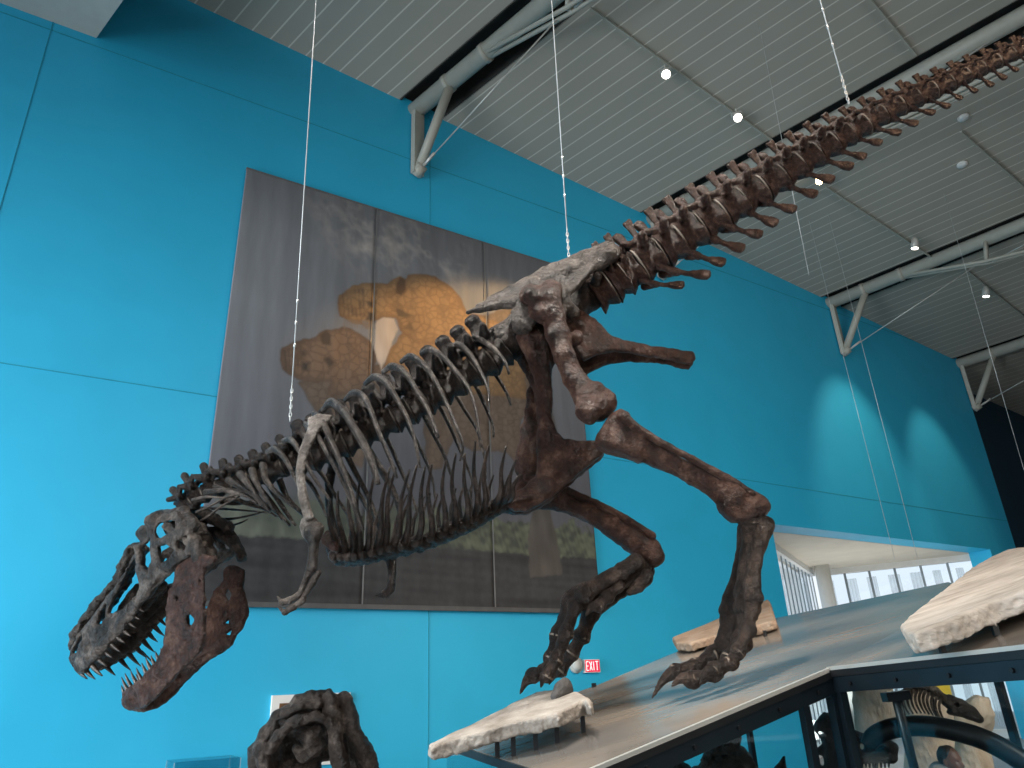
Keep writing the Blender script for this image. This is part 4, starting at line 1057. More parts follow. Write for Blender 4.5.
# ---- pelvis
def tilt(base_w, top_w, y0, y1):
    v0, v1 = FB.px(540, y1, .25)[1], FB.px(540, y0, .25)[1]
    return lambda U, V: base_w + (top_w - base_w) * np.clip((V - v0) / (v1 - v0), -.3, 1.2)
ilium_out = [(466, 313), (480, 306), (493, 298), (511, 286), (527, 277), (543, 269), (558, 263), (570, 258), (583, 252), (595, 247.5), (606, 243.5), (613, 242), (620, 248), (619, 257), (611, 263), (602, 267), (592, 273), (582, 282), (575, 291), (568, 300), (566, 315), (552, 322), (538, 318), (532, 330), (513, 322), (511, 312), (520, 305), (500, 307.5), (482, 311)]
for mir in (False, True):
    B = Bone(.0105, .025)
    tf = tilt(.31, .19, 243, 318)
    B.plate(FB.polyw(ilium_out, tf), tf, .030, .024)
    def tw(x, y, r, off=0.0):
        a = FB.polyw([(x, y)], tf)[0]; wv = float(tf(np.array([a[0]]), np.array([a[1]]))[0]) + off
        return (a[0], a[1], wv, r * FB.scale((a[0], a[1], wv)))
    B.chain([tw(468, 312, 2), tw(490, 306, 3.5), tw(510, 304, 4), tw(526, 301, 5, .02), tw(545, 300, 8, .03), tw(563, 294, 5, .02)], k=.03)
    B.seg(tw(523, 305, 1)[:3], FB.px(522, 326, .27), .06, .085, k=.03); B.seg(tw(560, 300, 1)[:3], FB.px(572, 313, .22), .06, .07, k=.03)
    B.chain([tw(586, 272, 3), tw(598, 265, 5), tw(608, 256, 8), tw(613, 250, 6)], k=.03)
    B.chain([tw(478, 306, 2.5), tw(511, 287, 2.5), tw(543, 270.5, 3), tw(583, 254, 3), tw(606, 245, 4)], k=.02)
    for a, b in (((500, 297), (552, 272)), ((520, 294), (578, 263)), ((545, 288), (598, 254))): B.seg(tw(*a, 1, .02)[:3], tw(*b, 1, .02)[:3], .012, .014, k=.03)
    FB.bone('ilium', B, GG, SKEL, .008, 20, .0045, mir)
    B = Bone(.0105, .025)
    pub = FB.poly([(514, 333), (531, 331), (546, 345), (551, 378), (553, 418), (557, 433), (565, 440), (580, 441), (595, 440), (607, 451), (585, 469), (551, 497), (528, 511), (514, 511.5), (504, 505), (509, 495), (522, 487), (536, 477), (538, 455), (538, 420), (535, 382), (525, 358)], .07)
    _v0, _v1 = FB.px(520, 335, .1)[1], FB.px(530, 470, .1)[1]
    B.plate(pub, lambda U, V: .055 + .16 * np.clip((V - _v1) / (_v0 - _v1), 0, 1) ** 1.5, .05, .04)
    B.chain([FB.pr(524, 338, .21, 8), FB.pr(541, 372, .16, 6.5), FB.pr(545, 410, .11, 6.5), FB.pr(546, 445, .07, 8)]); B.chain([FB.pr(597, 450, .06, 6), FB.pr(560, 478, .06, 7), FB.pr(516, 502, .06, 8)])
    FB.bone('pubis', B, GR, SKEL, .008, 20, .0045, mir)
    B = Bone(.0105, .025)
    isc = FB.poly([(564, 308), (584, 316), (597, 322), (606, 333), (613, 340), (626, 342), (660, 347), (690, 352), (696, 356), (692, 361), (660, 356), (632, 353), (610, 353), (597, 358), (583, 366), (574, 352), (564, 332)], .1)
    _u0, _u1 = FB.px(570, 320, .1)[0], FB.px(650, 350, .1)[0]
    B.plate(isc, lambda U, V: .20 - .15 * np.clip((U - _u0) / (_u1 - _u0), 0, 1), .032, .028)
    B.chain([FB.pr(575, 322, .19, 7), FB.pr(600, 340, .12, 6), FB.pr(640, 348, .06, 4.5), FB.pr(690, 356, .045, 4.5)])
    FB.bone('ischium', B, GR, SKEL, .008, 20, .0045, mir)

# ---- hind legs
LG = .36
L_ = lambda x, y, r, w=LG: FB.pr(x, y, w, r)
B = Bone(.0105, .03)
B.chain([L_(538, 300, 12, .30), L_(549, 297, 12), L_(553, 315, 11.5), L_(557, 333, 11), L_(565, 356, 10.5), L_(575, 380, 11), L_(589, 398, 15), L_(596, 406, 16)])
B.ell(L_(531, 296, 1)[:3], (.095, .10, .09)); B.ell(L_(545, 312, 1)[:3], (.13, .09, .08)); B.ell(L_(551, 289, 1)[:3], (.10, .07, .07)); B.ell(L_(577, 337, 1, .32)[:3], (.05, .07, .045), rot=-.4)
B.ell(L_(587, 410, 1, .44)[:3], (.10, .12, .09)); B.ell(L_(604, 402, 1, .34)[:3], (.11, .11, .10)); B.ell(L_(596, 388, 1, .40)[:3], (.06, .05, .07))
B.seg(L_(533, 281, 1)[:3], L_(540, 288, 1)[:3], .012, k=.01, sub=True)
FB.bone('femur', B, GR, SKEL, .009, 20, .004)
B = Bone(.0105, .03)
B.plate(FB.poly([(594, 444), (600, 430), (609, 417), (619, 411), (628, 416), (637, 430), (646, 438), (640, 462), (622, 455), (609, 452), (599, 448)], LG), LG, .10, .05)
B.chain([L_(618, 436, 15), L_(636, 446, 13), L_(656, 456, 11), L_(690, 473, 10), L_(715, 486, 11.5), L_(732, 498, 15), L_(744, 508, 15)])
B.seg(L_(725, 490, 1)[:3], L_(757, 504, 1)[:3], .10, .08); B.plate(FB.poly([(717, 492), (735, 490), (755, 495), (766, 502), (764, 514), (750, 521), (733, 522), (721, 512)], LG), LG, .09, .05)
FB.bone('tibia', B, GR, SKEL, .009, 20, .004)
B = Bone(.0085, .015); B.chain([L_(622, 416, 6, .47), L_(634, 426, 4.5, .46), L_(658, 441, 3.6, .45), L_(692, 459, 3.4, .45), L_(727, 478, 4, .44), L_(751, 494, 5, .43)]); FB.bone('fibula', B, GR, SKEL, .003, 40)
B = Bone(.0095, .02); B.chain([L_(742, 518, 7, .30), L_(754, 510, 9, .38), L_(763, 506, 7, .44)]); B.ell(L_(756, 509, 1)[:3], (.09, .07, .11)); FB.bone('astragalus', B, GR, SKEL, .004, 30)
B = Bone(.0085, .012); B.ell(L_(754, 525, 1, .36)[:3], (.10, .035, .10)); FB.bone('ankle_bone', B, GB, SKEL, .004, 40)
def mtars(pts, mat=GB):
    pts = [(a, b, c, r * 1.28) for a, b, c, r in pts]
    B = Bone(.0085, .015); B.chain(pts); e = pts[-1]; B.ell(e[:3], (e[3] * 1.1, e[3] * 1.0, e[3] * 1.0)); FB.bone('metatarsal', B, mat, SKEL, .007, 26, .003)
mtars([L_(752, 526, 9, .36), L_(752, 545, 7.5, .36), L_(748, 572, 8, .36), L_(746, 596, 9, .36), L_(747, 607, 9.5, .38)])
mtars([L_(764, 526, 8, .40), L_(759, 545, 5.5, .44), L_(754, 566, 5.5, .46), L_(752, 585, 6.5, .46), L_(753, 597, 7, .46)])
mtars([L_(747, 530, 8, .28), L_(744, 555, 6, .26), L_(738, 580, 6, .24), L_(733, 600, 7.5, .22), L_(730, 611, 8, .22)])
def ringed(pts, w, parent, frame=FB, mat=GB, claw=True):
    """toe bones between traced joints; pale filler rings at the joints, a curved claw last"""
    n = len(pts) - 1; pts = [(a, b, r * 1.22) for a, b, r in pts]
    ws = w if isinstance(w, (list, tuple)) else [w] * (n + 1)
    for j in range(n):
        a = frame.pr(pts[j][0], pts[j][1], ws[j], pts[j][2]); b = frame.pr(pts[j + 1][0], pts[j + 1][1], ws[j + 1], pts[j + 1][2])
        A_, B_ = np.array(a[:3]), np.array(b[:3])
        if claw and j == n - 1:
            mid = (A_ + B_) / 2 + np.array([-.0, .028, 0])
            Bn = Bone(.006, .01); P = catmull([A_, mid, B_], 9); R = np.linspace(a[3] * .95, .006, 9)
            for k in range(8): Bn.seg(P[k], P[k + 1], R[k], R[k + 1], .8)
            o = frame.bone('claw', Bn, mat, parent, .001, 50)
        else:
            Bn = Bone(.007, .014); m = (A_ + B_) / 2
            Bn.seg(A_, m, a[3], a[3] * .68); Bn.seg(m, B_, a[3] * .68, b[3] * .98); Bn.ell(B_, (b[3] * 1.02,) * 3)
            o = frame.bone('toe_bone', Bn, mat, parent, .006, 32, .003)
            d = (B_ - A_) / np.linalg.norm(B_ - A_)
        if j > 0:
            dd = (B_ - A_) / np.linalg.norm(B_ - A_)
            MB().tube([frame.world(A_ - dd * .006), frame.world(A_ + dd * .010)], a[3] * 1.04, 20).build('joint_filler', M['disc'], o, True)
ringed([(747, 615, 9), (741, 642, 8.5), (729, 661, 7.5), (714, 673, 6.5), (692, 680, 6.5), (672, 686, 5)], [.38, .40, .44, .46, .48, .50], SKEL)
ringed([(730, 616, 8.5), (724, 645, 7.5), (713, 655, 6.5), (696, 665, 6), (676, 671, 6), (652, 698, 5)], [.22, .24, .28, .32, .34, .38], SKEL)
ringed([(753, 604, 6.5), (748, 630, 6.5), (738, 652, 6), (728, 664, 5.5), (714, 668, 5), (700, 684, 4)], [.46, .52, .56, .58, .60, .62], SKEL)
# far leg
RG = -.36
R_ = lambda x, y, r, w=RG: FB.pr(x, y, w, r)
B = Bone(.0105, .03); B.chain([R_(552, 330, 12), R_(545, 360, 10), R_(536, 395, 9), R_(530, 430, 9), R_(527, 455, 11), R_(527, 467, 12)]); B.ell(R_(549, 328, 1, -.28)[:3], (.1, .1, .1)); FB.bone('femur', B, GR, SKEL, .009, 20, .004)
B = Bone(.0105, .03); B.chain([R_(526, 490, 14), R_(540, 497, 12), R_(562, 501, 10.5), R_(590, 512, 11), R_(612, 525, 11.5), R_(634, 540, 12.5), R_(648, 551, 13)]); B.ell(R_(653, 557, 1)[:3], (.09, .09, .11)); FB.bone('tibia', B, GR, SKEL, .009, 20, .004)
B = Bone(.0085, .015); B.chain([R_(528, 478, 5, -.27), R_(566, 490, 4, -.27), R_(596, 503, 3.5, -.28), R_(626, 519, 4, -.29), R_(652, 536, 4.5, -.3)]); FB.bone('fibula', B, GR, SKEL, .003, 40)
mtars([R_(640, 566, 9, -.36), R_(628, 574, 8.5, -.36), R_(608, 585, 8.5, -.36), R_(588, 594, 9, -.36), R_(577, 599, 9.5, -.36)])
mtars([R_(644, 571, 8, -.44), R_(630, 584, 6.5, -.46), R_(608, 598, 6.5, -.5), R_(594, 607, 8, -.52)])
mtars([R_(636, 562, 7, -.28), R_(622, 571, 6, -.26), R_(600, 583, 6, -.24), R_(584, 594, 7, -.22)])
mtars([R_(646, 577, 6, -.3), R_(638, 587, 4.5, -.28), R_(629, 593, 2, -.26)])
ringed([(619, 586, 5.5), (607, 597, 6), (599, 606, 5.5), (585.5, 616, 3)], [-.26, -.24, -.22, -.2], SKEL)
ringed([(573, 602, 9.5), (559, 637, 8), (552, 660, 7), (545, 672, 6.5), (533, 676, 6), (520, 694, 4)], [-.36, -.34, -.33, -.32, -.32, -.31], SKEL)
ringed([(591, 613, 8), (582, 636, 7), (572, 653, 6.5), (561, 670, 6), (549, 684.5, 4)], [-.54, -.56, -.58, -.6, -.62], SKEL)
ringed([(575, 606, 6.5), (566, 634, 6.5), (556, 660, 6), (547, 676, 5.5), (541, 687, 4)], [-.26, -.22, -.2, -.18, -.18], SKEL)

# ---- suspension cables
def cable(low_px, top_px, frame, label, w=0.0, chain=9):
    lo_ = frame.world(frame.px(*low_px, w)); 
    up_ = frame.world(frame.px(*top_px, w)); d = (up_ - lo_) / np.linalg.norm(up_ - lo_)
    t = (np.dot(CEIL_P - lo_, CEIL_N)) / np.dot(d, CEIL_N); top = lo_ + d * t
    root = empty('suspension_cable', top, label, 'cable', 'suspension cables')
    MB().tube([lo_ + d * .1, top], .0060, 8).build('wire', M['cable'], root, True)
    MB().tube([top - d * .12, top - d * .04, top], [.02, .035, .035], 12).build('ceiling_fixing', M['cable'], root, True)
    for i in range(chain):
        p = lo_ + d * (.02 + .036 * i); side = np.array([1, 0, 0]) if i % 2 else np.array([0, 1, 0])
        pts = [p + d * (.023 * math.sin(a)) + side * (.010 * math.cos(a)) for a in np.linspace(0, 2 * math.pi, 11)]
        MB().tube(pts, .004, 6, False).build('chain_link', M['cable'], root, True)
    for i in range(3):
        p = lo_ + d * (.7 + .22 * i); MB().tube([p - d * .015, p + d * .015], .011, 8).build('cable_clamp', M['cable'], root, True)
    return root
cable((290, 421), (316, 0), FB, 'thin pale cable holding up the front of the rib cage')
cable((569, 260), (553, 20), FB, 'thin pale cable holding up the hip blade', .12)
cable((849, 104), (820, 0), FT, 'thin pale cable holding up the middle of the raised tail')
# thin wires in front of the wall at the right
def wire(p, q, depth, label, r=.004):
    a, b = CAM + ray(*p) * depth, None
    N = np.array([0, 1.0, 0]); b = hit(*q, a, N); d = (a - b) / np.linalg.norm(a - b)
    t = np.dot(CEIL_P - b, CEIL_N) / np.dot(d, CEIL_N)
    o = MB().tube([b, b + d * t], r, 6).build('hanging_wire', M['cable'], None, True, origin=b + d * t); tag(o, label, 'wire', 'thin hanging wires')
wire((797, 215), (809, 275), 10.5, 'thin wire hanging beside the tail chevrons')
wire((838, 335), (895, 560), 15.0, 'thin wire before the blue wall, left one of the two under the third roof truss')
wire((853, 310), (918, 560), 15.0, 'thin wire before the blue wall, right one of the two under the third roof truss')
wire((990, 353), (1024, 470), 14.0, 'thin wire at the far right edge before the shaded wall')

# ------------------------------------------------------------------ sloped display case
RA, RE = math.radians(62), math.radians(14)
_g = np.array([math.sin(RA) * math.cos(RE), math.cos(RA) * math.cos(RE), math.sin(RE)])
_n = np.array([-math.sin(RA) * math.sin(RE), -math.cos(RA) * math.sin(RE), math.cos(RE)])
_F0 = CAM + ray(692, 697) * (5.25 / ray(692, 697)[1])
FR = Frame(_F0, _g, np.cross(_n, _g), _n)               # w = height above the sloping top
rp = lambda x, y, w=0.0: FR.world(FR.px(x, y, w))
pA, pB, pC = rp(443, 740), rp(565, 778.6), rp(830, 667)
pE = [rp(975, 590), rp(948, 582), rp(738, 626), rp(600, 684)]
pD = CAM + ray(1045, 642.5) * 3.25
pS = rp(975, 590)
pT = pS + (pD - pC) * 1.0
CASE = empty('display_case', ((pA + pC) / 2) * np.array([1, 1, 0]), 'large glass display case with a glossy grey sloping top under the skeleton', 'display case')
def ramp_mat():
    m, nt, b = nodes_of('glossy_grey_brown_top'); N = nt.nodes; L = nt.links
    tc = N.new('ShaderNodeTexCoord'); mp = N.new('ShaderNodeMapping'); mp.inputs['Rotation'].default_value = (0, 0, math.radians(-28)); mp.inputs['Scale'].default_value = (.6, 1.3, 1)
    L.new(tc.outputs['Object'], mp.inputs['Vector'])
    n1 = N.new('ShaderNodeTexNoise'); n1.inputs['Scale'].default_value = 1.1; n1.inputs['Detail'].default_value = 5; n1.inputs['Roughness'].default_value = .45
    L.new(mp.outputs[0], n1.inputs['Vector'])
    cr = N.new('ShaderNodeValToRGB'); e = cr.color_ramp.elements
    e[0].position = .33; e[0].color = (.125, .115, .106, 1); e[1].position = .7; e[1].color = (.29, .232, .18, 1); q = e.new(.5); q.color = (.185, .160, .136, 1)
    L.new(n1.outputs['Fac'], cr.inputs['Fac']); L.new(cr.outputs['Color'], b.inputs['Base Color'])
    b.inputs['Roughness'].default_value = .17; b.inputs['Specular IOR Level'].default_value = .3
    n2 = N.new('ShaderNodeTexNoise'); n2.inputs['Scale'].default_value = 3.0; n2.inputs['Detail'].default_value = 3; L.new(mp.outputs[0], n2.inputs['Vector'])
    bp = N.new('ShaderNodeBump'); bp.inputs['Strength'].default_value = .12; bp.inputs['Distance'].default_value = .05
    L.new(n2.outputs['Fac'], bp.inputs['Height']); L.new(bp.outputs['Normal'], b.inputs['Normal'])
    return m
M['ramp'] = ramp_mat()
dn = np.array([0, 0, -.03])
MB().prism([pA, pB, pC] + pE, dn).build('sloping_top', M['ramp'], CASE)
nrm2 = np.cross(pD - pC, pS - pC)
MB().prism([pC, pD, pT, pS], dn).build('sloping_top', M['ramp'], CASE)
up3 = lambda p, z: np.array([p[0], p[1], p[2] + z])
def edge_set(a, b, out):
    """pale lip, black gasket and bolted fascia below an edge of the top"""
    out = out / np.linalg.norm(out)
    MB().bar(up3(a, -.010) + out * .012, up3(b, -.010) + out * .012, .03, .022).build('edge_lip', M['trim'], CASE)
    MB().bar(up3(a, -.040) + out * .020, up3(b, -.040) + out * .020, .03, .038).build('gasket', M['black'], CASE)
    f = MB().bar(up3(a, -.104) + out * .004, up3(b, -.104) + out * .004, .03, .090).build('fascia', M['frame'], CASE)
    L = np.linalg.norm(b - a); n = max(2, int(L / .32))
    for i in range(n):
        p = a + (b - a) * (i + .5) / n + np.array([0, 0, -.104]) + out * .02
        MB().tube([p, p + out * .012], .012, 8).build('bolt', M['black'], f)
hp = lambda v: np.array([v[0], v[1], 0]) / np.linalg.norm(v[:2])
dBC = hp(pC - pB); oBC = np.array([dBC[1], -dBC[0], 0]);  dCD = hp(pD - pC); oCD = np.array([dCD[1], -dCD[0], 0])
if np.dot(oBC, CAM - pC) < 0: oBC = -oBC
if np.dot(oCD, CAM - pC) < 0: oCD = -oCD
dAB = hp(pB - pA); oAB = np.array([dAB[1], -dAB[0], 0])
if np.dot(oAB, CAM - pA) < 0: oAB = -oAB
edge_set(pB, pC, oBC); edge_set(pC, pD, oCD)
MB().bar(up3(pA, -.03), up3(pB, -.03), .03, .05).build('edge_rail', M['black'], CASE)
def pane(a, b, out, name='glass_pane'):
    P = [np.array([a[0], a[1], .45]), np.array([b[0], b[1], .45]), up3(b, -.03), up3(a, -.03)]
    P = [p - out * .03 for p in P]; MB().prism(P, -out * .01).build(name, M['glass'], CASE)
pane(pB, pC, oBC); pane(pC, pD, oCD); pane(pA, pB, oAB)
def post(p, w, d, out, z0=.0): MB().obox(np.array([p[0], p[1], (p[2] - .05 + z0) / 2]) - out * .02, np.cross(out, (0, 0, 1)), out, (0, 0, 1), w / 2, d / 2, (p[2] - .05 - z0) / 2).build('post', M['frame'], CASE)
post(pC - dBC * .01, .055, .06, oBC); post(pC + dCD * .03, .05, .05, oCD); post(pB, .05, .05, oBC)
FL = Frame(pB, dBC, (0, 0, 1), np.cross(dBC, (0, 0, 1)))
qm = FL.world(FL.px(806, 706, 0)); post(np.array([qm[0], qm[1], qm[2] + .05]), .05, .05, oBC)
tq = (pB + pC) / 2
post(pD, .06, .06, oCD); post(pT - dCD * .05, .06, .06, oCD); post(pS, .05, .05, oBC); post(pE[2] - dBC * .05, .05, .05, oBC)
# plinth of the case, below the picture
pl = [np.array([p[0], p[1], 0]) for p in (pA, pB, pC, pD, pT, pE[0], pE[1], pE[2], pE[3])]
MB().prism([pl[0], pl[1], pl[2], pl[3], pl[4], pl[5]], (0, 0, .44)).build('plinth', M['black'], CASE)
# inner brace under the right-hand top
br0 = CAM + ray(896, 697) * 4.25; br1 = CAM + ray(916, 775) * 4.25
MB().tube([br0, br1, br1 + (br1 - br0) * 1.0], [.028, .026, .026], 12).build('brace', M['black'], CASE, True)
MB().bar(br0 + np.array([-.07, 0, .0]), br0 + np.array([.07, 0, .01]), .08, .05).build('brace_plate', M['black'], CASE)

# ------------------------------------------------------------------ stone slabs on the sloping top
def slab(frame, outline, h, t, mat, label, posts, edge=.012, name='stone_slab'):
    B = Bone(.011, .02)
    P = frame.poly(outline, h)
    B.plate(P, h - t, t, .016)
    _f0 = B.p[0][0]; rim = np.array(P)
    def rough(X, Y, Z): 
        d = _f0(X, Y, Z); low = np.clip((h - .010 - Z) / .015, 0, 1)
        return d + low * (.007 * noise3(X, Y, Z, 45) + .007 * noise3(Y, Z, X, 110)) + .003 * noise3(X * .3, Y * 2.0, Z, 16)
    B.p[0] = (rough, None, False)
    V, F = B.mesh(name, .0, 22)
    V = frame.world(V); me, c = mesh_np(name, V, F)
    o = link(name, me, mat, None, True); o.location = Vector(c); tag(o, label, 'stone slab', 'stone slabs on the sloping case')
    for (x, y), l in posts:
        q = frame.world(frame.px(x, y, h - 2 * t)); b_ = q.copy()
        d = np.dot(q - frame.O, frame.A[2])
        b_ = q - np.array([0, 0, 1]) * d / frame.A[2][2]
        MB().bar(q + np.array([0, 0, .03]), b_, .022, .03, (1, 0, 0)).build('support_post', M['black'], o)
    return o
slab(FR, [(428, 744), (455, 731), (479, 720.5), (512, 703), (537, 691), (556, 689), (580, 692), (590, 698), (590, 704), (582, 700), (572, 706), (557, 713), (536, 718), (514, 722.5), (490, 729), (469, 735), (448, 741), (430, 747)], .20, .042, M['stone'],
     'pale stone slab on black posts at the lower end of the sloping top, under the far foot', [((497, 737), 1), ((513, 735), 1), ((535, 729), 1), ((582, 712), 1), ((556, 722), 1)])
slab(FR, [(672, 637), (700, 626), (723, 616.5), (768, 599), (775, 620), (757, 625), (720, 634), (690, 642.5), (676, 643)], .10, .040, M['stone_pink'],
     'pinkish brown stone slab behind the near foot', [((765, 634), 1), ((700, 646), 1)])
_o2 = (pD - pC) / np.linalg.norm(pD - pC); _n2 = np.cross(_o2, pS - pC); _n2 /= np.linalg.norm(_n2)
if _n2[2] < 0: _n2 = -_n2
F2 = Frame(pC, _o2, np.cross(_n2, _o2), _n2)
slab(F2, [(900, 625), (908, 616), (941, 591), (971, 568), (990, 557), (1008, 549), (1030, 546), (1085, 548), (1090, 560), (1024, 590), (991, 601), (953, 618), (925, 629), (912, 633), (904, 632)], .17, .052, M['stone_light'],
     'thick pale stone slab jutting in from the right edge above the black case frame', [((993, 622), 1), ((1040, 600), 1), ((940, 640), 1)])
# small dark rock on the lower slab
q = FR.px(562, 690, .235)
B = Bone(.006, .02); B.ell((q[0], q[1], .235), (.07, .05, .055)); B.ell((q[0] + .03, q[1] - .01, .245), (.05, .045, .06)); B.ell((q[0] - .05, q[1], .215), (.05, .04, .03))
o = FR.bone('rock', B, M['pebble'], None, .008, 30); tag(o, 'small dark grey rock lying on the lower slab below the far claws', 'rock')
q = rp(594, 687)
tag(MB().obox(q + np.array([0, 0, .012]), (1, 0, 0), (0, 1, 0), (0, 0, 1), .02, .015, .02).build('bracket', M['black']), 'tiny black bracket on the rim of the sloping top', 'bracket')

# ------------------------------------------------------------------ things inside and behind the case
def facing(x, y, depth, yaw=0.0):
    O = CAM + ray(x, y) * depth; d = ray(x, y); a = math.atan2(d[0], d[1]) + yaw
    return Frame(O, (math.cos(a), -math.sin(a), 0), (0, 0, 1), (-math.sin(a), -math.cos(a), 0))
def down_stand(frame, parent, z0=.446, top=0.0, r=.02):
    P = frame.world(np.array([0, top, 0])); MB().tube([P, np.array([P[0], P[1], z0])], r, 10).build('stand', M['black'], parent)
M['bone_black'] = bone_mat('almost_black_cast', (.010, .009, .009), (.022, .019, .018), (.05, .043, .04))
# upright dark skull seen from the front
f = facing(832, 740, 5.3)
B = Bone(.008, .02); g = lambda x, y, r, w=0: f.pr(x, y, w, r)
B.chain([g(828, 722, 9), g(829, 735, 9), g(832, 752, 8), g(834, 776, 10)], flat=1.4)
B.seg(g(824, 720, 1)[:3], g(824, 711, 1)[:3], .030, .006); B.ell(g(819, 727, 1)[:3], (.04, .05, .08)); B.ell(g(839, 723, 1)[:3], (.05, .05, .08)); B.chain([g(813, 752, 3), g(824, 750, 5), g(846, 752, 5)])
B.chain([g(818, 768, 5), g(826, 776, 7), g(848, 776, 7)])
B.ell(g(821, 733, 1)[:3], (.022, .014, .5), sub=True, k=.008); B.ell(g(838, 727, 1)[:3], (.012, .024, .5), sub=True, k=.008)
o = f.bone('fossil_skull', B, M['bone_black'], None, .006, 30); tag(o, 'black skull with a small pointed crest, seen front on between the case posts', 'fossil skull'); down_stand(f, o, top=-.3)
# toothed skull in profile
f = facing(872, 752, 5.3)
B = Bone(.0075, .012); g = lambda x, y, r, w=0: f.pr(x, y, w, r)
B.chain([g(852, 733, 4), g(862, 738, 5), g(872, 742, 6), g(884, 742, 5), g(892, 748, 6)], flat=1.5); B.chain([g(850, 752, 7), g(862, 757, 6), g(876, 756, 6), g(890, 757, 6)], flat=1.5)
B.chain([g(856, 736, 4), g(853, 752, 6)], flat=1.5); B.chain([g(869, 742, 4), g(868, 756, 5)], flat=1.4); B.chain([g(893, 747, 5), g(892, 757, 5)], flat=1.4)
sk = f.bone('fossil_skull', B, M['bone_black'], None, .004, 40); tag(sk, 'black skull in profile with a row of long teeth, right of the case corner post', 'fossil skull'); down_stand(f, sk, top=-.05)
for i in range(9):
    x = 858 + i * 3.8; a, b = f.px(x, 759, .03), f.px(x + .5, 771 - (i % 3) * 1.5, .03)
    MB().tube(f.world(catmull([a, b], 4)), [.013, .011, .008, .003], 7).build('tooth', M['bone_black'], sk, True)
# thick black curved tube
f = facing(940, 740, 4.75)
P = catmull([f.px(x, y, 0) for x, y in [(868, 746), (873, 738), (884, 731), (900, 727), (925, 726), (952, 730), (980, 738), (1005, 750), (1028, 766), (1050, 790), (1062, 830)]], 44)
o = MB().tube(f.world(P), np.interp(np.linspace(0, 1, 44), [0, .1, .5, 1], [.05, .062, .066, .07]), 18).build('curved_tube', M['black'], None, True)
tag(o, 'thick black curved tube arching over the bowed person inside the case', 'tube'); 
e0 = f.world(P[-1]); MB().tube([e0, np.array([e0[0], e0[1], .446])], .07, 16).build('tube_foot', M['black'], o, True)
# brown skull and horn low behind the left glass
f = facing(725, 762, 5.2)
B = Bone(.009, .02); g = lambda x, y, r, w=0: f.pr(x, y, w, r)
B.chain([g(708, 762, 7), g(716, 752, 6), g(728, 748, 7), g(740, 756, 8), g(748, 768, 9)], flat=2); B.chain([g(733, 750, 7), g(735, 738, 6), g(736, 728, 5)]); B.chain([g(700, 776, 10), g(725, 776, 14), g(750, 780, 10)], flat=1.8)
B.ell(g(724, 766, 1)[:3], (.17, .09, .13)); B.ell(g(716, 757, 1, .10)[:3], (.03, .022, .05), sub=True, k=.01)
o = f.bone('fossil_skull', B, GG, None, .012, 24, .006); tag(o, 'brown knobbly skull just showing at the bottom behind the sloping glass front', 'fossil skull'); down_stand(f, o, top=-.1)
f = facing(784, 768, 5.2)
B = Bone(.008, .02); g = lambda x, y, r, w=0: f.pr(x, y, w, r)
B.chain([g(777, 790, 12), g(781, 772, 7), g(784, 757, 1.5)]); o = f.bone('fossil_horn', B, GB, None, .004, 30); tag(o, 'pointed brown horn tip rising behind the glass, left of the case mullion', 'fossil horn'); down_stand(f, o, top=-.1)
f = facing(676, 778, 5.7)
B = Bone(.009, .02); g = lambda x, y, r, w=0: f.pr(x, y, w, r)
B.chain([g(662, 792, 12), g(668, 774, 9), g(676, 767, 8), g(684, 772, 8), g(690, 790, 9)], flat=1.6)
o = f.bone('fossil_block', B, M['bone_black'], None, .008, 28); tag(o, 'black fossil block at the bottom, left of the brown knobbly skull', 'fossil'); down_stand(f, o, top=-.1)
# boulders
def boulder(poly, depth, thick, label, mat='boulder'):
    cx, cy = np.mean([p[0] for p in poly]), np.mean([p[1] for p in poly]); f = facing(cx, cy, depth)
    P = f.poly(poly, 0); B = Bone(.018, .05); B.plate(P, 0, thick, thick * .7)
    z = float(f.O[2])
    o = f.bone('boulder', B, M[mat], None, .03, 8, .012); tag(o, label, 'boulder', 'tan boulders behind the case')
    V = np.array(P); lo = V[:, 1].min(); 
    b2 = f.world(np.array([0, lo + .1, 0]))
    return o
boulder([(854, 690), (862, 684), (880, 682), (893, 684), (896, 700), (897, 722), (892, 735), (882, 760), (884, 830), (850, 830), (852, 730)], 6.6, .22, 'tan boulder seen through the case, just right of the corner post')
boulder([(903, 692), (912, 684), (930, 684), (944, 694), (951, 712), (954, 740), (962, 830), (905, 830)], 7.4, .25, 'tan boulder carrying the small ribbed skeleton behind the case')
boulder([(966, 702), (978, 696), (990, 697), (995, 715), (990, 732), (1000, 830), (958, 830), (950, 722)], 8.2, .25, 'tan boulder farthest right behind the case')
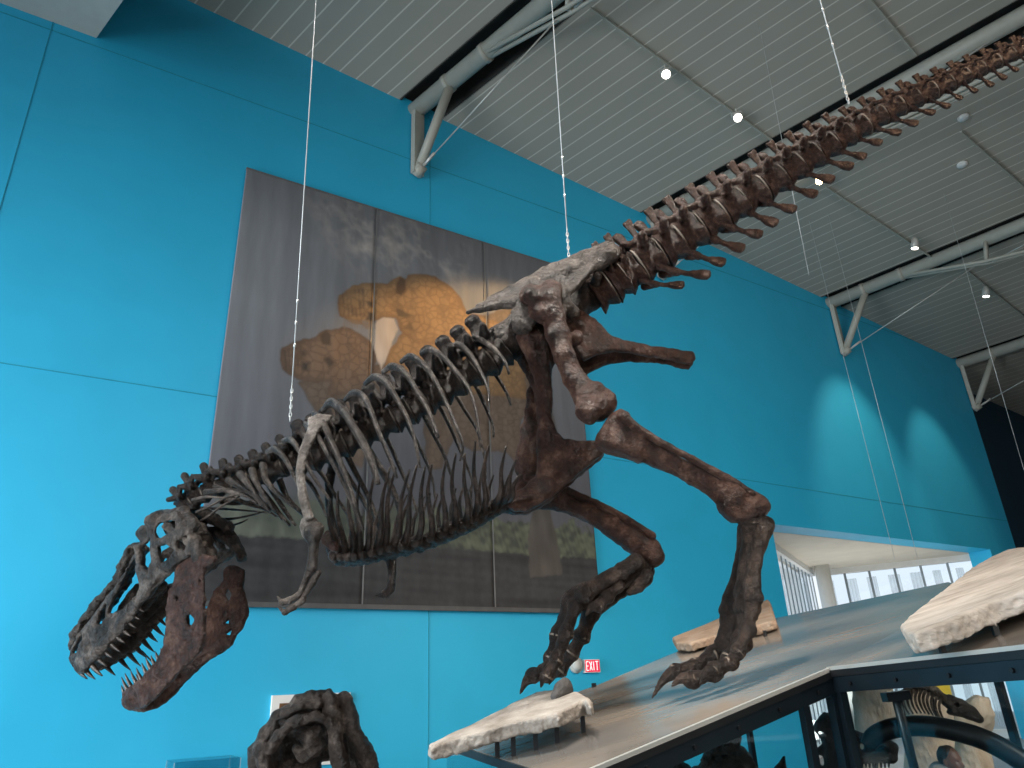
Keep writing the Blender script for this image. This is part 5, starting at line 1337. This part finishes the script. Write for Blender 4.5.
# small ribbed skeleton
f = facing(940, 700, 7.0); root = empty('small_skeleton', f.world(np.array([0, -.1, 0])), 'small grey ribbed skeleton with a long skull, perched on the tan boulder behind the case', 'dinosaur skeleton')
g = lambda x, y, r, w=0: f.pr(x, y, w, r)
B = Bone(.008, .015); B.chain([g(904, 692, 3), g(912, 685, 4), g(924, 685, 5), (g(935, 692, 5)), g(946, 701, 5), g(952, 704, 5)]); f.bone('spine', B, GG, root, .006, 40)
B = Bone(.008, .015); B.chain([g(950, 702, 7), g(960, 707, 8), g(970, 713, 7), g(979, 719, 4)], flat=.8); B.ell(g(958, 712, 1)[:3], (.10, .04, .06)); B.ell(g(957, 705, 1, .05)[:3], (.02, .016, .08), sub=True, k=.01); f.bone('skull', B, M['bone_black'], root, .005, 35)
for i in range(10):
    a = np.array([906 + i * 4.0, 690 - 4 * math.sin(i / 9 * math.pi) + i * .8]); pts = [f.px(a[0], a[1], 0), f.px(a[0] - 3, a[1] + 8, .10), f.px(a[0] - 1, a[1] + 17, .12), f.px(a[0] + 3, a[1] + 24, .06)]
    MB().tube(f.world(catmull(pts, 10)), np.linspace(.016, .008, 10), 7).build('rib', GG, root, True)
q0_ = f.world(f.px(930, 688, 0)); MB().tube([q0_, q0_ + np.array([0, 0, -.35])], .015, 8).build('support_rod', M['black'], root)
# yellow panel
f = facing(934, 678, 9.6); o = MB().box8([f.world(np.array(p)) for p in ((-.10, -1.9, 0), (.16, -1.9, 0), (.16, -1.9, -.03), (-.10, -1.9, -.03), (-.10, .02, 0), (.16, -.02, 0), (.16, -.02, -.03), (-.10, .02, -.03))]).build('exhibit_panel', plain('yellow_panel', (.75, .50, .03), .5))
tag(o, 'yellow exhibit panel showing behind the small ribbed skeleton', 'panel')

# person bending behind the case: head bowed, looking down to the right
f = facing(948, 757, 6.5, .6)
skin = plain('tanned_skin', (.20, .095, .062), .5, var=.1, scale=9); hair = plain('short_dark_hair', (.022, .016, .013), .65, var=.3, scale=40, bump=.6, bscale=120); cloth = plain('light_grey_jacket', (.36, .36, .34), .85, var=.12, bump=.3, bscale=30)
B = Bone(.0075, .03)
hx, hy = .02, -.02                      # head centre in the local frame
B.ell((hx, hy, 0), (.083, .105, .076), rot=-.25); B.ell((hx + .045, hy - .055, 0), (.050, .050, .052)); B.ell((hx + .055, hy - .085, .0), (.032, .026, .032))
B.seg((hx + .078, hy - .005, 0), (hx + .100, hy - .045, 0), .010, .016, k=.015)                    # nose
B.seg((hx + .070, hy + .010, .03), (hx + .070, hy + .010, -.03), .012, k=.015)                        # brow
B.ell((hx - .012, hy - .015, .076), (.016, .032, .010), k=.008); B.ell((hx - .012, hy - .015, -.076), (.016, .032, .010), k=.008)
B.ell((hx + .080, hy - .012, .030), (.012, .009, .010), sub=True, k=.006); B.ell((hx + .080, hy - .012, -.030), (.012, .009, .010), sub=True, k=.006)
B.seg((hx + .092, hy - .070, .02), (hx + .092, hy - .070, -.02), .004, sub=True, k=.006)                # mouth line
zf = -f.O[2]                            # the floor in local height
B.seg((hx - .03, hy - .07, 0), (-.07, -.19, 0), .055, .06)                                              # neck
B.seg((-.07, -.20, 0), (-.22, -.42, 0), .13, .15, 1.3); B.seg((-.22, -.42, 0), (-.30, zf + .30, 0), .15, .15, 1.2)
for s in (1, -1):
    B.seg((-.07, -.23, .17 * s), (.05, -.46, .23 * s), .055, .045); B.seg((.05, -.46, .23 * s), (.24, -.50, .12 * s), .042, .032)
    B.seg((.24, -.50, .12 * s), (.30, -.50, .10 * s), .03, .034)
    for k_ in range(4): B.seg((.30, -.495 + .0 * k_, (.07 + .02 * k_) * s), (.37 + .01 * (k_ % 3), -.52, (.07 + .021 * k_) * s), .0095, .0075, k=.006)
    B.seg((.27, -.49, .065 * s), (.32, -.475, .045 * s), .010, .008, k=.006)
    B.seg((-.30, zf + .30, .09 * s), (.08, zf + .36, .14 * s), .09, .07); B.seg((.08, zf + .36, .14 * s), (-.02, zf + .06, .14 * s), .06, .045); B.seg((-.04, zf + .035, .14 * s), (.14, zf + .03, .15 * s), .035, .03)
per = f.bone('person', B, skin, None, 0, 20); tag(per, 'person in a light grey jacket crouching with bowed head behind the case glass', 'person')
B = Bone(.008, .02); B.ell((hx - .022, hy + .022, 0), (.090, .098, .084), rot=-.25)
B.plate([(hx + .02, hy - .3), (hx + .3, hy - .3), (hx + .3, hy + .05), (hx + .03, hy + .055)], 0, .3, .01, sub=True, k=.01); B.plate([(hx - .2, hy - .3), (hx + .3, hy - .3), (hx + .3, hy - .045), (hx - .06, hy - .05), (hx - .2, hy - .08)], 0, .3, .01, sub=True, k=.01)
f.bone('hair', B, hair, per, .003, 60)
B = Bone(.010, .03); B.seg((-.07, -.19, 0), (-.22, -.42, 0), .15, .175, 1.25); B.seg((-.22, -.42, 0), (-.29, zf + .40, 0), .175, .17, 1.2)
for s in (1, -1): B.seg((-.08, -.22, .17 * s), (.05, -.46, .23 * s), .075, .062); B.seg((.05, -.46, .23 * s), (.22, -.50, .13 * s), .06, .048)
B.chain([(-.13, -.10, .0, .055), (-.08, -.12, .09, .035), (.0, -.16, .08, .03)], k=.03); B.chain([(-.13, -.10, 0, .055), (-.08, -.12, -.09, .035), (.0, -.16, -.08, .03)], k=.03)
f.bone('jacket', B, cloth, per, .006, 22)

# ------------------------------------------------------------------ second skull cast low at the front left
f = facing(312, 730, 5.4)
g = lambda x, y, r, w=0: f.pr(x, y, w, r)
B = Bone(.0095, .02)
B.chain([g(254, 780, 9, .0), g(257, 752, 8, .05), g(267, 733, 8, .08), g(279, 718, 7, .10), g(296, 705, 6, .10), (g(310, 697, 6, .08)), g(328, 695, 6, .05)])
B.chain([g(270, 750, 6, .16), g(280, 733, 6, .20), g(296, 722, 6, .22), g(313, 717, 6, .22), g(328, 721, 6, .2)]); B.chain([g(328, 721, 6, .2), (g(335, 735, 6, .18)), g(340, 760, 7, .14), g(345, 785, 8, .1)])
B.chain([g(344, 701, 9, .06), g(349, 720, 9, .10), g(357, 742, 9, .08), g(368, 764, 8, .04), g(374, 790, 9, 0)]); B.chain([g(330, 700, 8, .10), g(332, 715, 8, .15), g(336, 728, 7, .16)])
B.chain([g(300, 732, 7, .12), g(310, 736, 9, .14), g(318, 730, 7, .14)]); B.chain([g(296, 748, 4, .10), g(303, 756, 5, .10), g(315, 750, 4, .10), (g(322, 742, 4, .1))]); B.chain([g(262, 748, 9, .12), g(266, 770, 9, .12)])
B.plate(f.poly([(260, 790), (266, 742), (281, 722), (302, 705), (325, 697), (345, 700), (352, 725), (366, 760), (372, 800)]), -.12, .10, .06, holes=[f.poly([(322, 764), (331, 762), (335, 772), (330, 790), (320, 790)])])
B.ell(g(310, 715, 1, -.02)[:3], (.22, .10, .12)); B.ell(g(282, 722, 1, .1)[:3], (.035, .03, .2), sub=True, k=.02)
B.chain([g(285, 712, 4, .16), g(302, 706, 4, .17), g(318, 704, 4, .14)])
o = f.bone('skull_cast', B, M['bone_skull'], None, .013, 20, .007); tag(o, 'dark brown skull cast at the bottom left in front of the framed picture', 'skull cast')
B2 = MB(); Pq = f.world(np.array([0, -.25, -.1])); B2.tube([Pq, np.array([Pq[0], Pq[1], 0])], .05, 14).build('stand', M['black'], o)
B2 = MB(); B2.tube([np.array([Pq[0], Pq[1], 0.0]), np.array([Pq[0], Pq[1], .04])], .35, 24).build('stand_foot', M['black'], o)
# clear display box standing by the wall, low at the left
s0, _ = wall_sz(166, 760); s1, z1 = wall_sz(229, 757)
root = empty('acrylic_box', room((s0 + s1) / 2, -.3, 0), 'clear acrylic display box against the wall at the bottom left', 'display box')
c = room((s0 + s1) / 2, -.30, 0); w2 = (s1 - s0) / 2
MB().obox(c + np.array([0, 0, .30]), HW, NW, (0, 0, 1), w2 + .03, .28, .30).build('plinth', M['white'], root)
z1 = 1.06
for sx in (-1, 1): MB().obox(c + HW * w2 * sx + np.array([0, 0, (.6 + z1) / 2]), HW, NW, (0, 0, 1), .004, .25, (z1 - .6) / 2).build('acrylic_side', M['glass'], root)
for sy in (-1, 1): MB().obox(c + NW * .25 * sy + np.array([0, 0, (.6 + z1) / 2]), HW, NW, (0, 0, 1), w2, .004, (z1 - .6) / 2).build('acrylic_side', M['glass'], root)
MB().obox(c + np.array([0, 0, z1]), HW, NW, (0, 0, 1), w2, .25, .004).build('acrylic_lid', M['glass'], root)
for sx in (-1, 1):
    for sy in (-1, 1): MB().bar(c + HW * w2 * sx + NW * .25 * sy + np.array([0, 0, .6]), c + HW * w2 * sx + NW * .25 * sy + np.array([0, 0, z1]), .006, .006, (1, 0, 0)).build('edge_strip', M['curtain'], root)
bpy.context.view_layer.update()
